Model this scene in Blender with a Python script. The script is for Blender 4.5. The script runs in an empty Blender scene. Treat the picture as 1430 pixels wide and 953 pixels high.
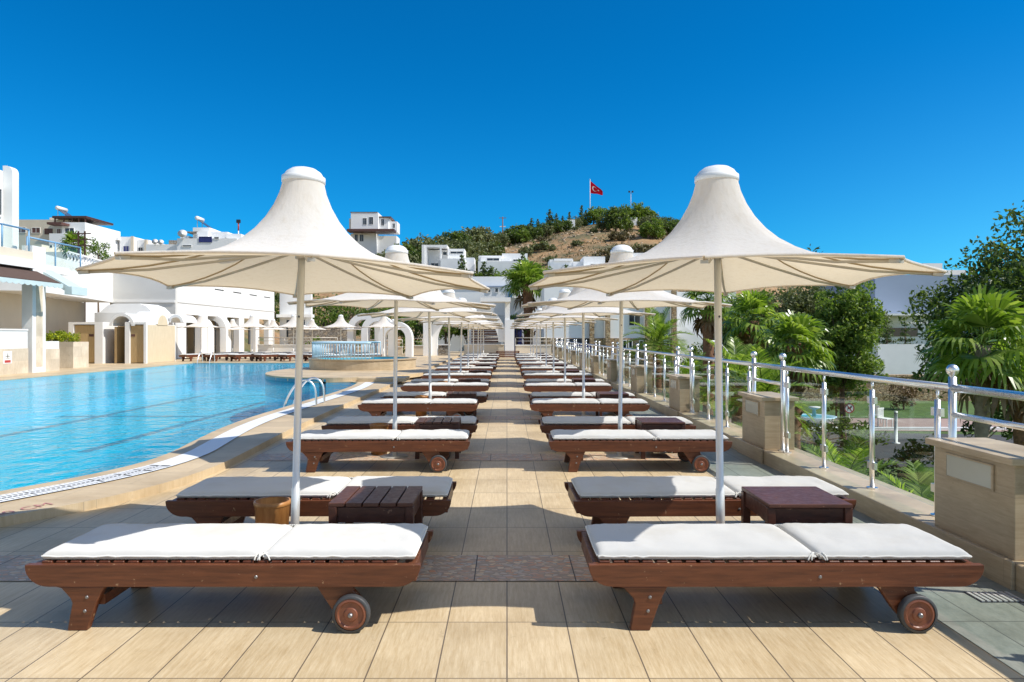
import bpy, bmesh, math, random
from mathutils import Vector, Matrix
from mathutils.geometry import tessellate_polygon
from mathutils import noise as mnoise
S = bpy.context.scene
COL = S.collection
PI = math.pi
RAD = math.radians
F, CX, CY, CAMZ = 980.0, 708.0, 468.0, 1.5
def wx(px, y): return (px - CX) * y / F          # metres across at depth y
def wz(py, y): return CAMZ - (py - CY) * y / F    # height at depth y
ORD = ['first','second','third','fourth','fifth','sixth','seventh','eighth','ninth','tenth','eleventh','twelfth','thirteenth',
       'fourteenth','fifteenth','sixteenth','seventeenth','eighteenth','nineteenth','twentieth']
def nth(i):
    if i < 20: return ORD[i]
    t = ['twenty','thirty','forty','fifty','sixty','seventy','eighty'][(i+1)//10 - 2]; u = (i+1) % 10
    return {'twenty':'twentieth','thirty':'thirtieth','forty':'fortieth','fifty':'fiftieth','sixty':'sixtieth','seventy':'seventieth','eighty':'eightieth'}[t] if u == 0 else t + '-' + ORD[u-1]

# ------------------------------------------------------------------ materials
class NT:
    def __init__(s, name):
        s.m = bpy.data.materials.new(name); s.m.use_nodes = True
        s.t = s.m.node_tree; s.t.nodes.clear()
        s.out = s.n('ShaderNodeOutputMaterial')
    def n(s, typ, **kw):
        x = s.t.nodes.new(typ)
        for k, v in kw.items():
            if hasattr(x, k): setattr(x, k, v)
            else: x.inputs[k].default_value = v
        return x
    def l(s, a, b): s.t.links.new(a, b)
    def pos(s, scale=(1,1,1), off=(0,0,0), obj=False):
        if obj: src = s.n('ShaderNodeTexCoord').outputs['Object']
        else: src = s.n('ShaderNodeNewGeometry').outputs['Position']
        mp = s.n('ShaderNodeMapping'); s.l(src, mp.inputs['Vector'])
        mp.inputs['Scale'].default_value = scale; mp.inputs['Location'].default_value = off
        return mp.outputs['Vector']
    def noise(s, vec, scale=5, detail=4, rough=.55):
        x = s.n('ShaderNodeTexNoise'); x.inputs['Scale'].default_value = scale; x.inputs['Detail'].default_value = detail
        x.inputs['Roughness'].default_value = rough
        s.l(vec, x.inputs['Vector']); return x.outputs['Fac']
    def ramp(s, fac, stops):
        x = s.n('ShaderNodeValToRGB'); e = x.color_ramp.elements
        while len(e) < len(stops): e.new(.5)
        for i, (p, c) in enumerate(stops):
            e[i].position = p; e[i].color = (c[0], c[1], c[2], 1) if not isinstance(c, (int, float)) else (c, c, c, 1)
        s.l(fac, x.inputs['Fac']); return x.outputs['Color']
    def mix(s, a, b, fac, mode='MIX'):
        x = s.n('ShaderNodeMix', data_type='RGBA', blend_type=mode)
        for v, i in ((fac, 0), (a, 6), (b, 7)):
            if isinstance(v, bpy.types.NodeSocket): s.l(v, x.inputs[i])
            elif i == 0: x.inputs[0].default_value = v
            else: x.inputs[i].default_value = (v[0], v[1], v[2], 1)
        return x.outputs[2]
    def math(s, op, a, b=None):
        x = s.n('ShaderNodeMath', operation=op)
        for i, v in enumerate((a, b)):
            if v is None: continue
            if isinstance(v, bpy.types.NodeSocket): s.l(v, x.inputs[i])
            else: x.inputs[i].default_value = v
        return x.outputs[0]
    def bump(s, h, strength=.3, dist=.01):
        x = s.n('ShaderNodeBump'); x.inputs['Strength'].default_value = strength; x.inputs['Distance'].default_value = dist
        s.l(h, x.inputs['Height']); return x.outputs['Normal']
    def ior(s, fr, v):   # the same reflectance from both sides of a thin sheet
        bf = s.n('ShaderNodeNewGeometry').outputs['Backfacing']
        s.l(s.math('ADD', s.math('MULTIPLY', bf, 1/v - v), v), fr.inputs['IOR'])
    def bsdf(s, color, rough=.6, metal=0, normal=None, spec=None, link=True):
        b = s.n('ShaderNodeBsdfPrincipled')
        if isinstance(color, bpy.types.NodeSocket): s.l(color, b.inputs['Base Color'])
        else: b.inputs['Base Color'].default_value = (*color, 1)
        if isinstance(rough, bpy.types.NodeSocket): s.l(rough, b.inputs['Roughness'])
        else: b.inputs['Roughness'].default_value = rough
        b.inputs['Metallic'].default_value = metal
        if spec is not None: b.inputs['Specular IOR Level'].default_value = spec
        if normal is not None: s.l(normal, b.inputs['Normal'])
        if link: s.l(b.outputs[0], s.out.inputs['Surface'])
        return b
M = {}
def plain(name, c, rough=.6, metal=0, var=.12, scale=3, bump=0, bscale=60, obj=True, spec=None):
    t = NT(name); v = t.pos(obj=obj)
    nz = t.noise(v, scale, 5, .6)
    lo = tuple(x*(1-var) for x in c); hi = tuple(min(1, x*(1+var)) for x in c)
    col = t.ramp(nz, [(.3, lo), (.7, hi)])
    nrm = t.bump(t.noise(v, bscale, 3), bump, .01) if bump else None
    t.bsdf(col, rough, metal, nrm, spec)
    M[name] = t.m
    return t.m

def mortar(t, vec, w, h, offset, size, shift=0):
    b = t.n('ShaderNodeTexBrick'); b.offset = offset; b.squash = 1
    t.l(vec, b.inputs['Vector'])
    for k, v in (('Scale', 1), ('Mortar Size', size), ('Mortar Smooth', .1), ('Bias', 0), ('Brick Width', w), ('Row Height', h)): b.inputs[k].default_value = v
    b.inputs['Color1'].default_value = (0,0,0,1); b.inputs['Color2'].default_value = (1,1,1,1); b.inputs['Mortar'].default_value = (.5,.5,.5,1)
    return b
def tile_mat(name, lo, hi, joint, w=.31, h=.6, off=(0,-.065,0), streak=(9,.9,1), rough=.42, offset=0, jsize=.0035, wall=False):
    t = NT(name); v = t.pos()
    vb = t.pos(off=off)
    if wall:   # upright faces: courses run with the height
        sp = t.n('ShaderNodeSeparateXYZ'); t.l(vb, sp.inputs[0]); cb = t.n('ShaderNodeCombineXYZ')
        t.l(t.math('ADD', sp.outputs[0], sp.outputs[1]), cb.inputs[0]); t.l(sp.outputs[2], cb.inputs[1]); vb = cb.outputs[0]
    b = mortar(t, vb, w, h, offset, jsize)
    # the grain of every tile starts somewhere else
    rnd = t.n('ShaderNodeVectorMath', operation='MULTIPLY_ADD'); t.l(b.outputs['Color'], rnd.inputs[0]); rnd.inputs[1].default_value = (7, 31, 13)
    t.l(t.pos(scale=streak), rnd.inputs[2])
    n1 = t.noise(rnd.outputs[0], 4, 6, .65)
    n2 = t.noise(v, 1.3, 4, .6)
    n3 = t.noise(t.pos(scale=(streak[0]*4,streak[1]*5,streak[2]*4)), 3, 4, .7)
    n1 = t.math('ADD', t.math('MULTIPLY', n1, .68), t.math('MULTIPLY', n3, .32))
    c = t.ramp(n1, [(.32, lo), (.68, hi)])
    c = t.mix(c, (.62,.62,.62), t.math('MULTIPLY', b.outputs['Color'], .46), 'MULTIPLY')
    c = t.mix(c, (.68,.64,.58), t.ramp(n2, [(.42, 0), (.72, .7)]), 'MULTIPLY')
    c = t.mix(c, (.5,.46,.4), t.ramp(t.noise(v, 7, 5, .7), [(.62, 0), (.70, .35)]), 'MULTIPLY')
    c = t.mix(c, joint, b.outputs['Fac'])
    hgt = t.mix(n1, (0,0,0), b.outputs['Fac'])
    r = t.ramp(n1, [(.2, rough-.08), (.8, rough+.14)])
    t.bsdf(c, r, 0, t.bump(hgt, .25, .004), .35)
    M[name] = t.m
tile_mat('floor_travertine', (.54,.395,.215), (.76,.62,.41), (.15,.115,.08), streak=(16,1.3,1))
tile_mat('pool_deck_stone', (.56,.42,.25), (.70,.56,.37), (.36,.28,.19), w=.6, h=.6, streak=(1,7,1), rough=.5, offset=.5, jsize=.002)
tile_mat('slate_floor', (.22,.235,.20), (.36,.37,.32), (.09,.09,.08), streak=(5,2,1), rough=.45)
tile_mat('clad_travertine', (.47,.36,.23), (.66,.54,.37), (.34,.27,.18), w=1.0, h=.5, off=(.37,0,-.03), streak=(.8,1.1,13), rough=.35, offset=.5, jsize=.002, wall=True)
tile_mat('pale_cladding', (.66,.56,.42), (.80,.71,.57), (.55,.46,.34), w=.6, h=.45, off=(0,0,-.1), streak=(4,4,1), rough=.4, offset=0, jsize=.002, wall=True)
def mosaic():
    t = NT('floor_mosaic'); v = t.pos()
    vo = t.n('ShaderNodeTexVoronoi'); vo.inputs['Scale'].default_value = 30; t.l(t.pos(scale=(.7,1.4,1)), vo.inputs['Vector'])
    w = t.n('ShaderNodeTexWhiteNoise'); t.l(vo.outputs['Color'], w.inputs['Vector'])
    c = t.ramp(w.outputs['Value'], [(0,(.34,.25,.18)), (.3,(.52,.35,.23)), (.5,(.66,.27,.11)), (.68,(.54,.49,.42)), (.85,(.80,.57,.31)), (1,(.40,.38,.36))])
    e = t.n('ShaderNodeTexVoronoi', feature='DISTANCE_TO_EDGE'); e.inputs['Scale'].default_value = 30; t.l(t.pos(scale=(.7,1.4,1)), e.inputs['Vector'])
    g = t.ramp(e.outputs['Distance'], [(.03, 1), (.1, 0)])
    c = t.mix(c, (.34,.28,.21), g)
    c = t.mix(c, (.50,.385,.26), .2)
    b = mortar(t, t.pos(off=(.2,0,0)), .62, 5, 0, .004)
    c = t.mix(c, (.06,.05,.04), b.outputs['Fac'])
    t.bsdf(c, .5, 0, t.bump(t.math('SUBTRACT', 1.0, g), .4, .004)); M['floor_mosaic'] = t.m
mosaic()
def wood(name, c, dark, worn=(.42,.27,.15), rough=.38, axis=(1.2,14,14), thr=.645):
    t = NT(name); v = t.pos(scale=axis, obj=True)
    info = t.n('ShaderNodeObjectInfo')
    add = t.n('ShaderNodeVectorMath', operation='ADD'); t.l(v, add.inputs[0])
    mul = t.math('MULTIPLY', info.outputs['Random'], 40.0)
    cmb = t.n('ShaderNodeCombineXYZ'); t.l(mul, cmb.inputs[0]); t.l(mul, cmb.inputs[1]); t.l(cmb.outputs[0], add.inputs[1])
    n = t.noise(add.outputs[0], 3.2, 6, .62)
    col = t.ramp(n, [(.3, dark), (.7, c)])
    col = t.mix(col, (.55,.5,.5), t.math('MULTIPLY', info.outputs['Random'], .5), 'MULTIPLY')
    v2 = t.pos(obj=True); ad2 = t.n('ShaderNodeVectorMath', operation='ADD'); t.l(v2, ad2.inputs[0]); t.l(cmb.outputs[0], ad2.inputs[1])
    n2 = t.noise(ad2.outputs[0], 22, 5, .7)
    col = t.mix(col, worn, t.ramp(n2, [(thr, 0), (thr+.05, .75)]))
    t.bsdf(col, t.ramp(n2, [(.3, rough-.08), (.7, rough+.15)]), 0, t.bump(n, .25, .004), .4)
    M[name] = t.m
wood('lounger_wood', (.185,.062,.026), (.085,.028,.013))
wood('table_wood', (.125,.048,.03), (.06,.024,.016), worn=(.30,.15,.09), axis=(3,9,9))
wood('slat_wood', (.15,.045,.022), (.08,.026,.014), axis=(12,1.2,12))
wood('bin_wood', (.55,.27,.085), (.36,.15,.04), worn=(.6,.33,.13), axis=(9,9,1.3), thr=.8)
wood('door_wood', (.56,.40,.20), (.42,.29,.13), worn=(.5,.36,.2), axis=(8,8,.8), rough=.5, thr=.85)
wood('cabin_cladding', (.74,.63,.45), (.62,.51,.34), worn=(.7,.6,.42), axis=(9,9,.8), rough=.5, thr=.85)
wood('pergola_wood', (.12,.055,.035), (.07,.03,.02))
def fabric(name, c, trans, tf, wrinkle=.0, dirt=.1, streak=0):
    t = NT(name); v = t.pos(obj=True)
    info = t.n('ShaderNodeObjectInfo'); ad = t.n('ShaderNodeVectorMath', operation='ADD'); t.l(v, ad.inputs[0])
    cmb = t.n('ShaderNodeCombineXYZ'); t.l(t.math('MULTIPLY', info.outputs['Random'], 30.0), cmb.inputs[0]); t.l(cmb.outputs[0], ad.inputs[1])
    n = t.noise(ad.outputs[0], 2.2, 6, .65)
    col = t.mix(c, tuple(x*y for x, y in zip(c, (.86,.80,.70))), t.ramp(n, [(.5, 0), (.78, dirt*5)]))
    sp = t.noise(ad.outputs[0], 34, 2, .5)
    col = t.mix(col, (.42,.36,.28), t.ramp(sp, [(.765, 0), (.79, dirt*3)]))
    h = t.math('ADD', t.math('MULTIPLY', t.noise(ad.outputs[0], 7, 3, .5), wrinkle*30), t.noise(v, 420, 1))
    nr = t.bump(h, .22, .003)
    if streak:   # puckers and rain streaks running down the cloth from the peak
        mp = t.n('ShaderNodeMapping'); mp.inputs['Scale'].default_value = (13,13,.9); t.l(ad.outputs[0], mp.inputs['Vector'])
        st = t.noise(mp.outputs[0], 2.2, 4, .65); col = t.mix(col, (.80,.76,.70), t.ramp(st, [(.5, 0), (.78, streak)]), 'MULTIPLY')
        nr = t.bump(t.math('ADD', t.math('MULTIPLY', st, 1.0), t.math('MULTIPLY', h, .1)), .35, .012)
    d = t.n('ShaderNodeBsdfDiffuse'); t.l(col, d.inputs['Color']); t.l(nr, d.inputs['Normal']); d.inputs['Roughness'].default_value = .6
    if tf:
        tr = t.n('ShaderNodeBsdfTranslucent'); tr.inputs['Color'].default_value = (*trans, 1)
        mx = t.n('ShaderNodeMixShader'); mx.inputs[0].default_value = tf
        t.l(d.outputs[0], mx.inputs[1]); t.l(tr.outputs[0], mx.inputs[2]); t.l(mx.outputs[0], t.out.inputs['Surface'])
    else: t.l(d.outputs[0], t.out.inputs['Surface'])
    M[name] = t.m
fabric('canopy_fabric', (.87,.86,.84), (.93,.76,.51), .36, 0, .09, .6)
fabric('cushion_fabric', (.60,.595,.575), (.8,.8,.8), 0, .16, .13)
fabric('piping_fabric', (.74,.73,.69), (.8,.8,.8), 0, .0, .05)
fabric('awning_fabric', (.12,.085,.075), (.1,.05,.03), .1)
fabric('flag_cloth', (.62,.012,.03), (.6,.02,.03), .3, 0, 0)
plain('flag_white', (.58,.52,.52), .8)
def metal(name, c, r, var=.04):
    t = NT(name); v = t.pos(obj=True, scale=(60,60,2)); n = t.noise(v, 3, 3)
    t.bsdf(c, t.ramp(n, [(.3, r-.05), (.7, r+.07)]), 1.0); M[name] = t.m
t_ = NT('pole_metal'); t_.bsdf(t_.ramp(t_.noise(t_.pos(obj=True, scale=(30,30,2)), 3, 3), [(.3,(.70,.69,.66)),(.7,(.80,.79,.76))]), .36, .45); M['pole_metal'] = t_.m; metal('rail_chrome', (.87,.87,.86), .30); plain('arm_metal', (.50,.47,.42), .45, .25); metal('dark_metal', (.12,.12,.13), .45)
plain('white_paint', (.80,.79,.765), .55, var=.035, scale=1.2, bump=.05, bscale=25, obj=False)
plain('white_stucco', (.83,.83,.825), .75, var=.05, scale=.5, bump=.25, bscale=14, obj=False)
plain('cap_plastic', (.8,.8,.79), .4, var=.03)
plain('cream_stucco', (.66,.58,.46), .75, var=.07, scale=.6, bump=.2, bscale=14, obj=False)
plain('grey_shade_stucco', (.60,.59,.56), .8, var=.05, scale=.5, bump=.25, bscale=14, obj=False)  # plain grey parts, and shade painted on gable, cabin front and garden wall return
plain('blue_paint', (.18,.36,.55), .5, var=.08)
plain('pale_blue_paint', (.42,.60,.70), .4, var=.06)
plain('navy_paint', (.02,.03,.16), .5); plain('brown_paint', (.11,.045,.035), .5)
plain('bluegrey_wall', (.27,.33,.44), .7, var=.04, scale=.3, obj=False)
plain('pale_teal_paint', (.55,.64,.63), .4, var=.06)
plain('tyre_rubber', (.05,.052,.055), .55, var=.2, scale=20)
plain('wheel_wood', (.20,.068,.035), .42, var=.3, scale=14)
plain('hub_metal', (.25,.25,.26), .4, .8)
plain('lamp_glass', (.50,.50,.42), .25, var=.05)
plain('tan_dirt', (.34,.21,.105), .95, var=.35, scale=.12, obj=False)
plain('asphalt', (.06,.058,.056), .85, var=.2, scale=2, bump=.3, obj=False)
plain('pink_paving', (.36,.25,.21), .8, var=.15, scale=3, obj=False)
plain('lawn_green', (.075,.13,.022), .9, var=.4, scale=3, bump=.8, bscale=60, obj=False)
plain('bark', (.13,.085,.055), .9, var=.4, scale=9, bump=.9, bscale=22)
plain('palm_bark', (.20,.10,.055), .95, var=.5, scale=14, bump=.9, bscale=25)
plain('grey_bark', (.26,.21,.16), .9, var=.3, scale=9, bump=.9, bscale=22)
plain('red_paint', (.45,.05,.04), .5); plain('black_paint', (.02,.02,.02), .5); plain('yellow_flower', (.75,.55,.03), .8)
plain('grate_white', (.80,.80,.79), .45, var=.03); plain('grate_dark', (.09,.10,.11), .8)
plain('faded_red', (.50,.22,.20), .7, var=.25, scale=30); plain('orange_plastic', (.6,.2,.06), .6); plain('pool_toy_blue', (.06,.45,.65), .5)
plain('grey_solar', (.07,.09,.13), .2, var=.1)
plain('pink_oleander', (.55,.06,.12), .8)
def dark_glass():
    t = NT('window_glass'); t.bsdf((.025,.035,.05), .06); M['window_glass'] = t.m
dark_glass()
def clear_glass():
    t = NT('clear_glass'); fr = t.n('ShaderNodeFresnel'); t.ior(fr, 1.5)
    tr = t.n('ShaderNodeBsdfTransparent'); tr.inputs['Color'].default_value = (.93,.97,.95,1)
    g = t.n('ShaderNodeBsdfGlossy'); g.inputs['Roughness'].default_value = .0; g.inputs['Color'].default_value = (.95,.97,.97,1)
    mx = t.n('ShaderNodeMixShader'); t.l(t.math('MULTIPLY', fr.outputs[0], .55), mx.inputs[0]); t.l(tr.outputs[0], mx.inputs[1]); t.l(g.outputs[0], mx.inputs[2])
    t.l(mx.outputs[0], t.out.inputs['Surface']); M['clear_glass'] = t.m
clear_glass()
def rubble(name, cols, scale, joint):
    t = NT(name); v = t.pos(scale=(1,1,1.35))
    vo = t.n('ShaderNodeTexVoronoi'); vo.inputs['Scale'].default_value = scale; t.l(v, vo.inputs['Vector'])
    w = t.n('ShaderNodeTexWhiteNoise'); t.l(vo.outputs['Color'], w.inputs['Vector'])
    c = t.ramp(w.outputs['Value'], [(i/(len(cols)-1), k) for i, k in enumerate(cols)])
    e = t.n('ShaderNodeTexVoronoi', feature='DISTANCE_TO_EDGE'); e.inputs['Scale'].default_value = scale; t.l(v, e.inputs['Vector'])
    g = t.ramp(e.outputs['Distance'], [(.02, 1), (.09, 0)])
    c = t.mix(c, joint, g)
    c = t.mix(c, (.6,.58,.55), t.ramp(t.noise(t.pos(), 9, 4), [(.45,0),(.75,.8)]), 'MULTIPLY')
    t.bsdf(c, .85, 0, t.bump(t.math('SUBTRACT', 1.0, g), .8, .05)); M[name] = t.m
rubble('gold_stone', [(.36,.22,.10),(.52,.36,.19),(.44,.31,.19),(.60,.46,.28),(.30,.2,.11)], 4.5, (.2,.14,.09))
rubble('grey_stone', [(.26,.23,.19),(.36,.33,.28),(.42,.34,.24),(.20,.19,.17)], 3.6, (.16,.14,.12))
def foliage(name, dark, mid, light, tr=.3, rough=.5):
    t = NT(name); g = t.n('ShaderNodeNewGeometry')
    info = t.n('ShaderNodeObjectInfo')
    c = t.ramp(g.outputs['Random Per Island'], [(.0, dark), (.55, mid), (1, light)])
    c = t.mix(c, (.55,.6,.45), t.math('MULTIPLY', info.outputs['Random'], .5), 'MULTIPLY')
    b = t.bsdf(c, rough, 0, None, .35, link=False)
    tl = t.n('ShaderNodeBsdfTranslucent'); t.l(t.mix(c, (1.5,1.6,.7), 1.0, 'MULTIPLY'), tl.inputs['Color'])
    mx = t.n('ShaderNodeMixShader'); mx.inputs[0].default_value = tr
    t.l(b.outputs[0], mx.inputs[1]); t.l(tl.outputs[0], mx.inputs[2]); t.l(mx.outputs[0], t.out.inputs['Surface']); M[name] = t.m
foliage('leaf_dark', (.045,.08,.02), (.10,.15,.038), (.20,.25,.075), .42, .4)
foliage('leaf_mid', (.07,.125,.02), (.15,.23,.042), (.28,.34,.085), .4)
foliage('leaf_bright', (.06,.11,.012), (.12,.20,.028), (.24,.32,.06))
foliage('leaf_olive', (.085,.105,.045), (.16,.18,.075), (.26,.27,.13), .2)
foliage('leaf_dry', (.10,.085,.04), (.16,.13,.07), (.24,.20,.11), .15)
foliage('leaf_palm', (.09,.16,.022), (.21,.31,.045), (.40,.48,.13), .42, .28)
foliage('leaf_pine', (.045,.08,.024), (.09,.135,.038), (.17,.21,.065), .2)
foliage('leaf_brown', (.12,.07,.03), (.2,.12,.06), (.28,.18,.1), .1)
foliage('leaf_yellow', (.12,.18,.01), (.30,.36,.02), (.55,.55,.03), .3)

KIDS = {}
# ------------------------------------------------------------------ mesh building
class MB:
    def __init__(s): s.v = []; s.f = []; s.sm = []
    def add(s, vs, fs, smooth=False):
        o = len(s.v); s.v += [tuple(v) for v in vs]; s.f += [tuple(i+o for i in f) for f in fs]; s.sm += [smooth]*len(fs); return s
    def box(s, x0, x1, y0, y1, z0, z1, mx=None):
        vs = [Vector((x, y, z)) for z in (z0, z1) for y in (y0, y1) for x in (x0, x1)]
        if mx: vs = [mx @ v for v in vs]
        return s.add(vs, [(0,2,3,1),(4,5,7,6),(0,1,5,4),(2,6,7,3),(0,4,6,2),(1,3,7,5)])
    def bar(s, p, q, w, h):
        p, q = Vector(p), Vector(q); d = q - p
        m = d.to_track_quat('X', 'Z').to_matrix().to_4x4(); m.translation = p
        return s.box(0, d.length, -w/2, w/2, -h/2, h/2, m)
    def lathe(s, prof, c=(0,0,0), n=24, smooth=True, axis='Z', caps=True):
        vs = []; fs = []
        for r, z in prof:
            for k in range(n):
                a = 2*PI*k/n; p = (r*math.cos(a), r*math.sin(a), z)
                if axis == 'Y': p = (p[0], p[2], p[1])
                vs.append((p[0]+c[0], p[1]+c[1], p[2]+c[2]))
        for i in range(len(prof)-1):
            for k in range(n):
                fs.append((i*n+k, i*n+(k+1)%n, (i+1)*n+(k+1)%n, (i+1)*n+k))
        if caps and prof[0][0] > 1e-5: fs.append(tuple(range(n))[::-1])
        if caps and prof[-1][0] > 1e-5: fs.append(tuple((len(prof)-1)*n+k for k in range(n)))
        return s.add(vs, fs, smooth)
    def tube(s, pts, r, n=8, cap=True, smooth=True):
        pts = [Vector(p) for p in pts]; rs = r if isinstance(r, (list, tuple)) else [r]*len(pts)
        vs = []; fs = []; up = Vector((0,0,1))
        ref = None
        for i, p in enumerate(pts):
            d = (pts[min(i+1, len(pts)-1)] - pts[max(i-1, 0)]).normalized()
            if ref is None:
                ref = d.cross(up if abs(d.z) < .95 else Vector((1,0,0))).normalized()
            ref = (ref - d*ref.dot(d)).normalized(); b = d.cross(ref)
            for k in range(n):
                a = 2*PI*k/n; vs.append(p + (ref*math.cos(a) + b*math.sin(a))*rs[i])
        for i in range(len(pts)-1):
            for k in range(n): fs.append((i*n+k, i*n+(k+1)%n, (i+1)*n+(k+1)%n, (i+1)*n+k))
        if cap: fs += [tuple(range(n))[::-1], tuple((len(pts)-1)*n+k for k in range(n))]
        return s.add(vs, fs, smooth)
    def prism(s, poly, a, b, plane='XZ', smooth=False):
        def P(u, v, w): return {'XZ': (u, w, v), 'XY': (u, v, w), 'YZ': (w, u, v)}[plane]
        n = len(poly); vs = [P(u, v, a) for u, v in poly] + [P(u, v, b) for u, v in poly]
        fs = [(i, (i+1)%n, (i+1)%n+n, i+n) for i in range(n)]
        s.add(vs, fs, smooth)
        tri = tessellate_polygon([[Vector((u, v, 0)) for u, v in poly]])
        s.add(vs[:n], tri); s.add(vs[n:], tri); return s
    def sheet(s, loops, z):
        L = [[Vector((u, v, 0)) for u, v in lp] for lp in loops]; flat = [p for lp in L for p in lp]
        tri = tessellate_polygon(L)
        out = []
        for t in tri:
            a, b, c = (flat[i] for i in t)
            out.append(t if (b-a).cross(c-a).z > 0 else t[::-1])
        return s.add([(p.x, p.y, z) for p in flat], out)
    def mesh(s, name, bevel=0, seg=2, fix=True):
        me = bpy.data.meshes.new(name); me.from_pydata(s.v, [], s.f)
        me.polygons.foreach_set('use_smooth', s.sm)
        if fix or bevel:
            bm = bmesh.new(); bm.from_mesh(me)
            if bevel:
                bmesh.ops.remove_doubles(bm, verts=bm.verts, dist=1e-5)
                bmesh.ops.recalc_face_normals(bm, faces=bm.faces)
                es = [e for e in bm.edges if len(e.link_faces) == 2 and e.calc_face_angle(0) > .6]
                bmesh.ops.bevel(bm, geom=es, offset=bevel, segments=seg, affect='EDGES', profile=.5, clamp_overlap=True)
            else: bmesh.ops.recalc_face_normals(bm, faces=bm.faces)
            bm.to_mesh(me); bm.free()
        return me
    def build(s, name, mat, parent=None, bevel=0, seg=2, loc=None, fix=True):
        me = s.mesh(name, bevel, seg, fix); me.materials.append(M[mat] if isinstance(mat, str) else mat)
        o = bpy.data.objects.new(name, me); COL.objects.link(o)
        if parent: o.parent = parent; KIDS.setdefault(parent.name, []).append(o)
        if loc: o.location = loc
        return o
def tag(o, label=None, cat=None, group=None, kind=None):
    if label: o['label'] = label
    if cat: o['category'] = cat
    if group: o['group'] = group
    if kind: o['kind'] = kind
    return o
def thing(name, label, cat, loc=(0,0,0), rz=0, group=None):
    o = bpy.data.objects.new(name, None); COL.objects.link(o); o.location = loc; o.rotation_euler = (0,0,rz); o.empty_display_size = .2
    return tag(o, label, cat, group)
def struct(mb, name, mat, **k): return tag(mb.build(name, mat, **k), kind='structure')
def copy_tree(o, parent=None):
    c = o.copy(); COL.objects.link(c)
    if parent: c.parent = parent
    for ch in KIDS.get(o.name, ()): copy_tree(ch, c)
    return c
def place(o, first, loc, rz, label, group=None, sc=None):
    c = o if first else copy_tree(o)
    c.location = loc; c.rotation_euler = (0,0,rz)
    if sc: c.scale = sc if isinstance(sc, tuple) else (sc,)*3
    c['label'] = label
    if group: c['group'] = group
    return c

# ------------------------------------------------------------------ camera, light, world
cam = bpy.data.cameras.new('camera'); camo = bpy.data.objects.new('camera', cam); COL.objects.link(camo)
camo.location = (0,0,CAMZ); camo.rotation_euler = (RAD(90),0,0)
cam.sensor_width = 36; cam.lens = 36*F/1430; cam.shift_x = (715-CX)/1430; cam.shift_y = -(476.5-CY)/1430
cam.clip_start = .1; cam.clip_end = 6000
S.camera = camo
SUN = Vector((.86,-.22,1)).normalized()
sl = bpy.data.lights.new('sun', 'SUN'); sl.energy = 5.0; sl.angle = RAD(.5); sl.color = (1,.955,.88)
so = bpy.data.objects.new('sun', sl); COL.objects.link(so); so.rotation_euler = SUN.to_track_quat('Z','Y').to_euler(); so.location = (20,-10,30)
W = bpy.data.worlds.new('World'); S.world = W; W.use_nodes = True
nt = W.node_tree; bg = nt.nodes['Background']
sky = nt.nodes.new('ShaderNodeTexSky'); sky.sky_type = 'NISHITA'; sky.sun_disc = False
sky.sun_elevation = math.asin(SUN.z); sky.sun_rotation = math.atan2(SUN.x, SUN.y)
sky.air_density = 1.0; sky.dust_density = .1; sky.ozone_density = 3.0; sky.altitude = 0
def wn(t, **kw):
    x = nt.nodes.new(t)
    for k, v in kw.items(): setattr(x, k, v)
    return x
def wmix(a, b, f, mode='MIX'):
    x = wn('ShaderNodeMix', data_type='RGBA', blend_type=mode)
    for v, i in ((f, 0), (a, 6), (b, 7)):
        if isinstance(v, bpy.types.NodeSocket): nt.links.new(v, x.inputs[i])
        elif i == 0: x.inputs[0].default_value = v
        else: x.inputs[i].default_value = (*v, 1)
    return x.outputs[2]
# the northern sky, at right angles to the sun, is the deep polarised blue; round the sun and overhead it is paler
hs = wn('ShaderNodeHueSaturation'); hs.inputs['Saturation'].default_value = .95; nt.links.new(sky.outputs[0], hs.inputs['Color'])
wtc = wn('ShaderNodeTexCoord'); wsep = wn('ShaderNodeSeparateXYZ'); nt.links.new(wtc.outputs['Generated'], wsep.inputs[0])
wel = wn('ShaderNodeMapRange', interpolation_type='SMOOTHSTEP'); wel.inputs['From Min'].default_value = .02; wel.inputs['From Max'].default_value = .40; nt.links.new(wsep.outputs[2], wel.inputs['Value'])
wlr = wn('ShaderNodeMapRange', interpolation_type='SMOOTHSTEP'); wlr.inputs['From Min'].default_value = .15; wlr.inputs['From Max'].default_value = .75; nt.links.new(wsep.outputs[0], wlr.inputs['Value'])
whz = wmix((.04,.55,.90), (.17,.70,.98), wlr.outputs[0])
deep = wmix(sky.outputs[0], wmix(whz, (.004,.50,.86), wel.outputs[0]), 1.0, 'MULTIPLY')
wr = wn('ShaderNodeMapRange', interpolation_type='SMOOTHSTEP'); wr.inputs['From Min'].default_value = .3; wr.inputs['From Max'].default_value = .66
nt.links.new(wsep.outputs[1], wr.inputs['Value'])
nt.links.new(wmix(hs.outputs[0], deep, wr.outputs[0]), bg.inputs[0])
bg.inputs[1].default_value = .145
S.view_settings.view_transform = 'Standard'; S.view_settings.look = 'None'; S.view_settings.exposure = .12; S.view_settings.gamma = 1; S.view_settings.use_curve_mapping = False
S.cycles.max_bounces = 8; S.cycles.transparent_max_bounces = 24; S.cycles.caustics_reflective = False; S.cycles.caustics_refractive = False
S.cycles.sample_clamp_indirect = 6; S.cycles.use_denoising = True
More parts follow.
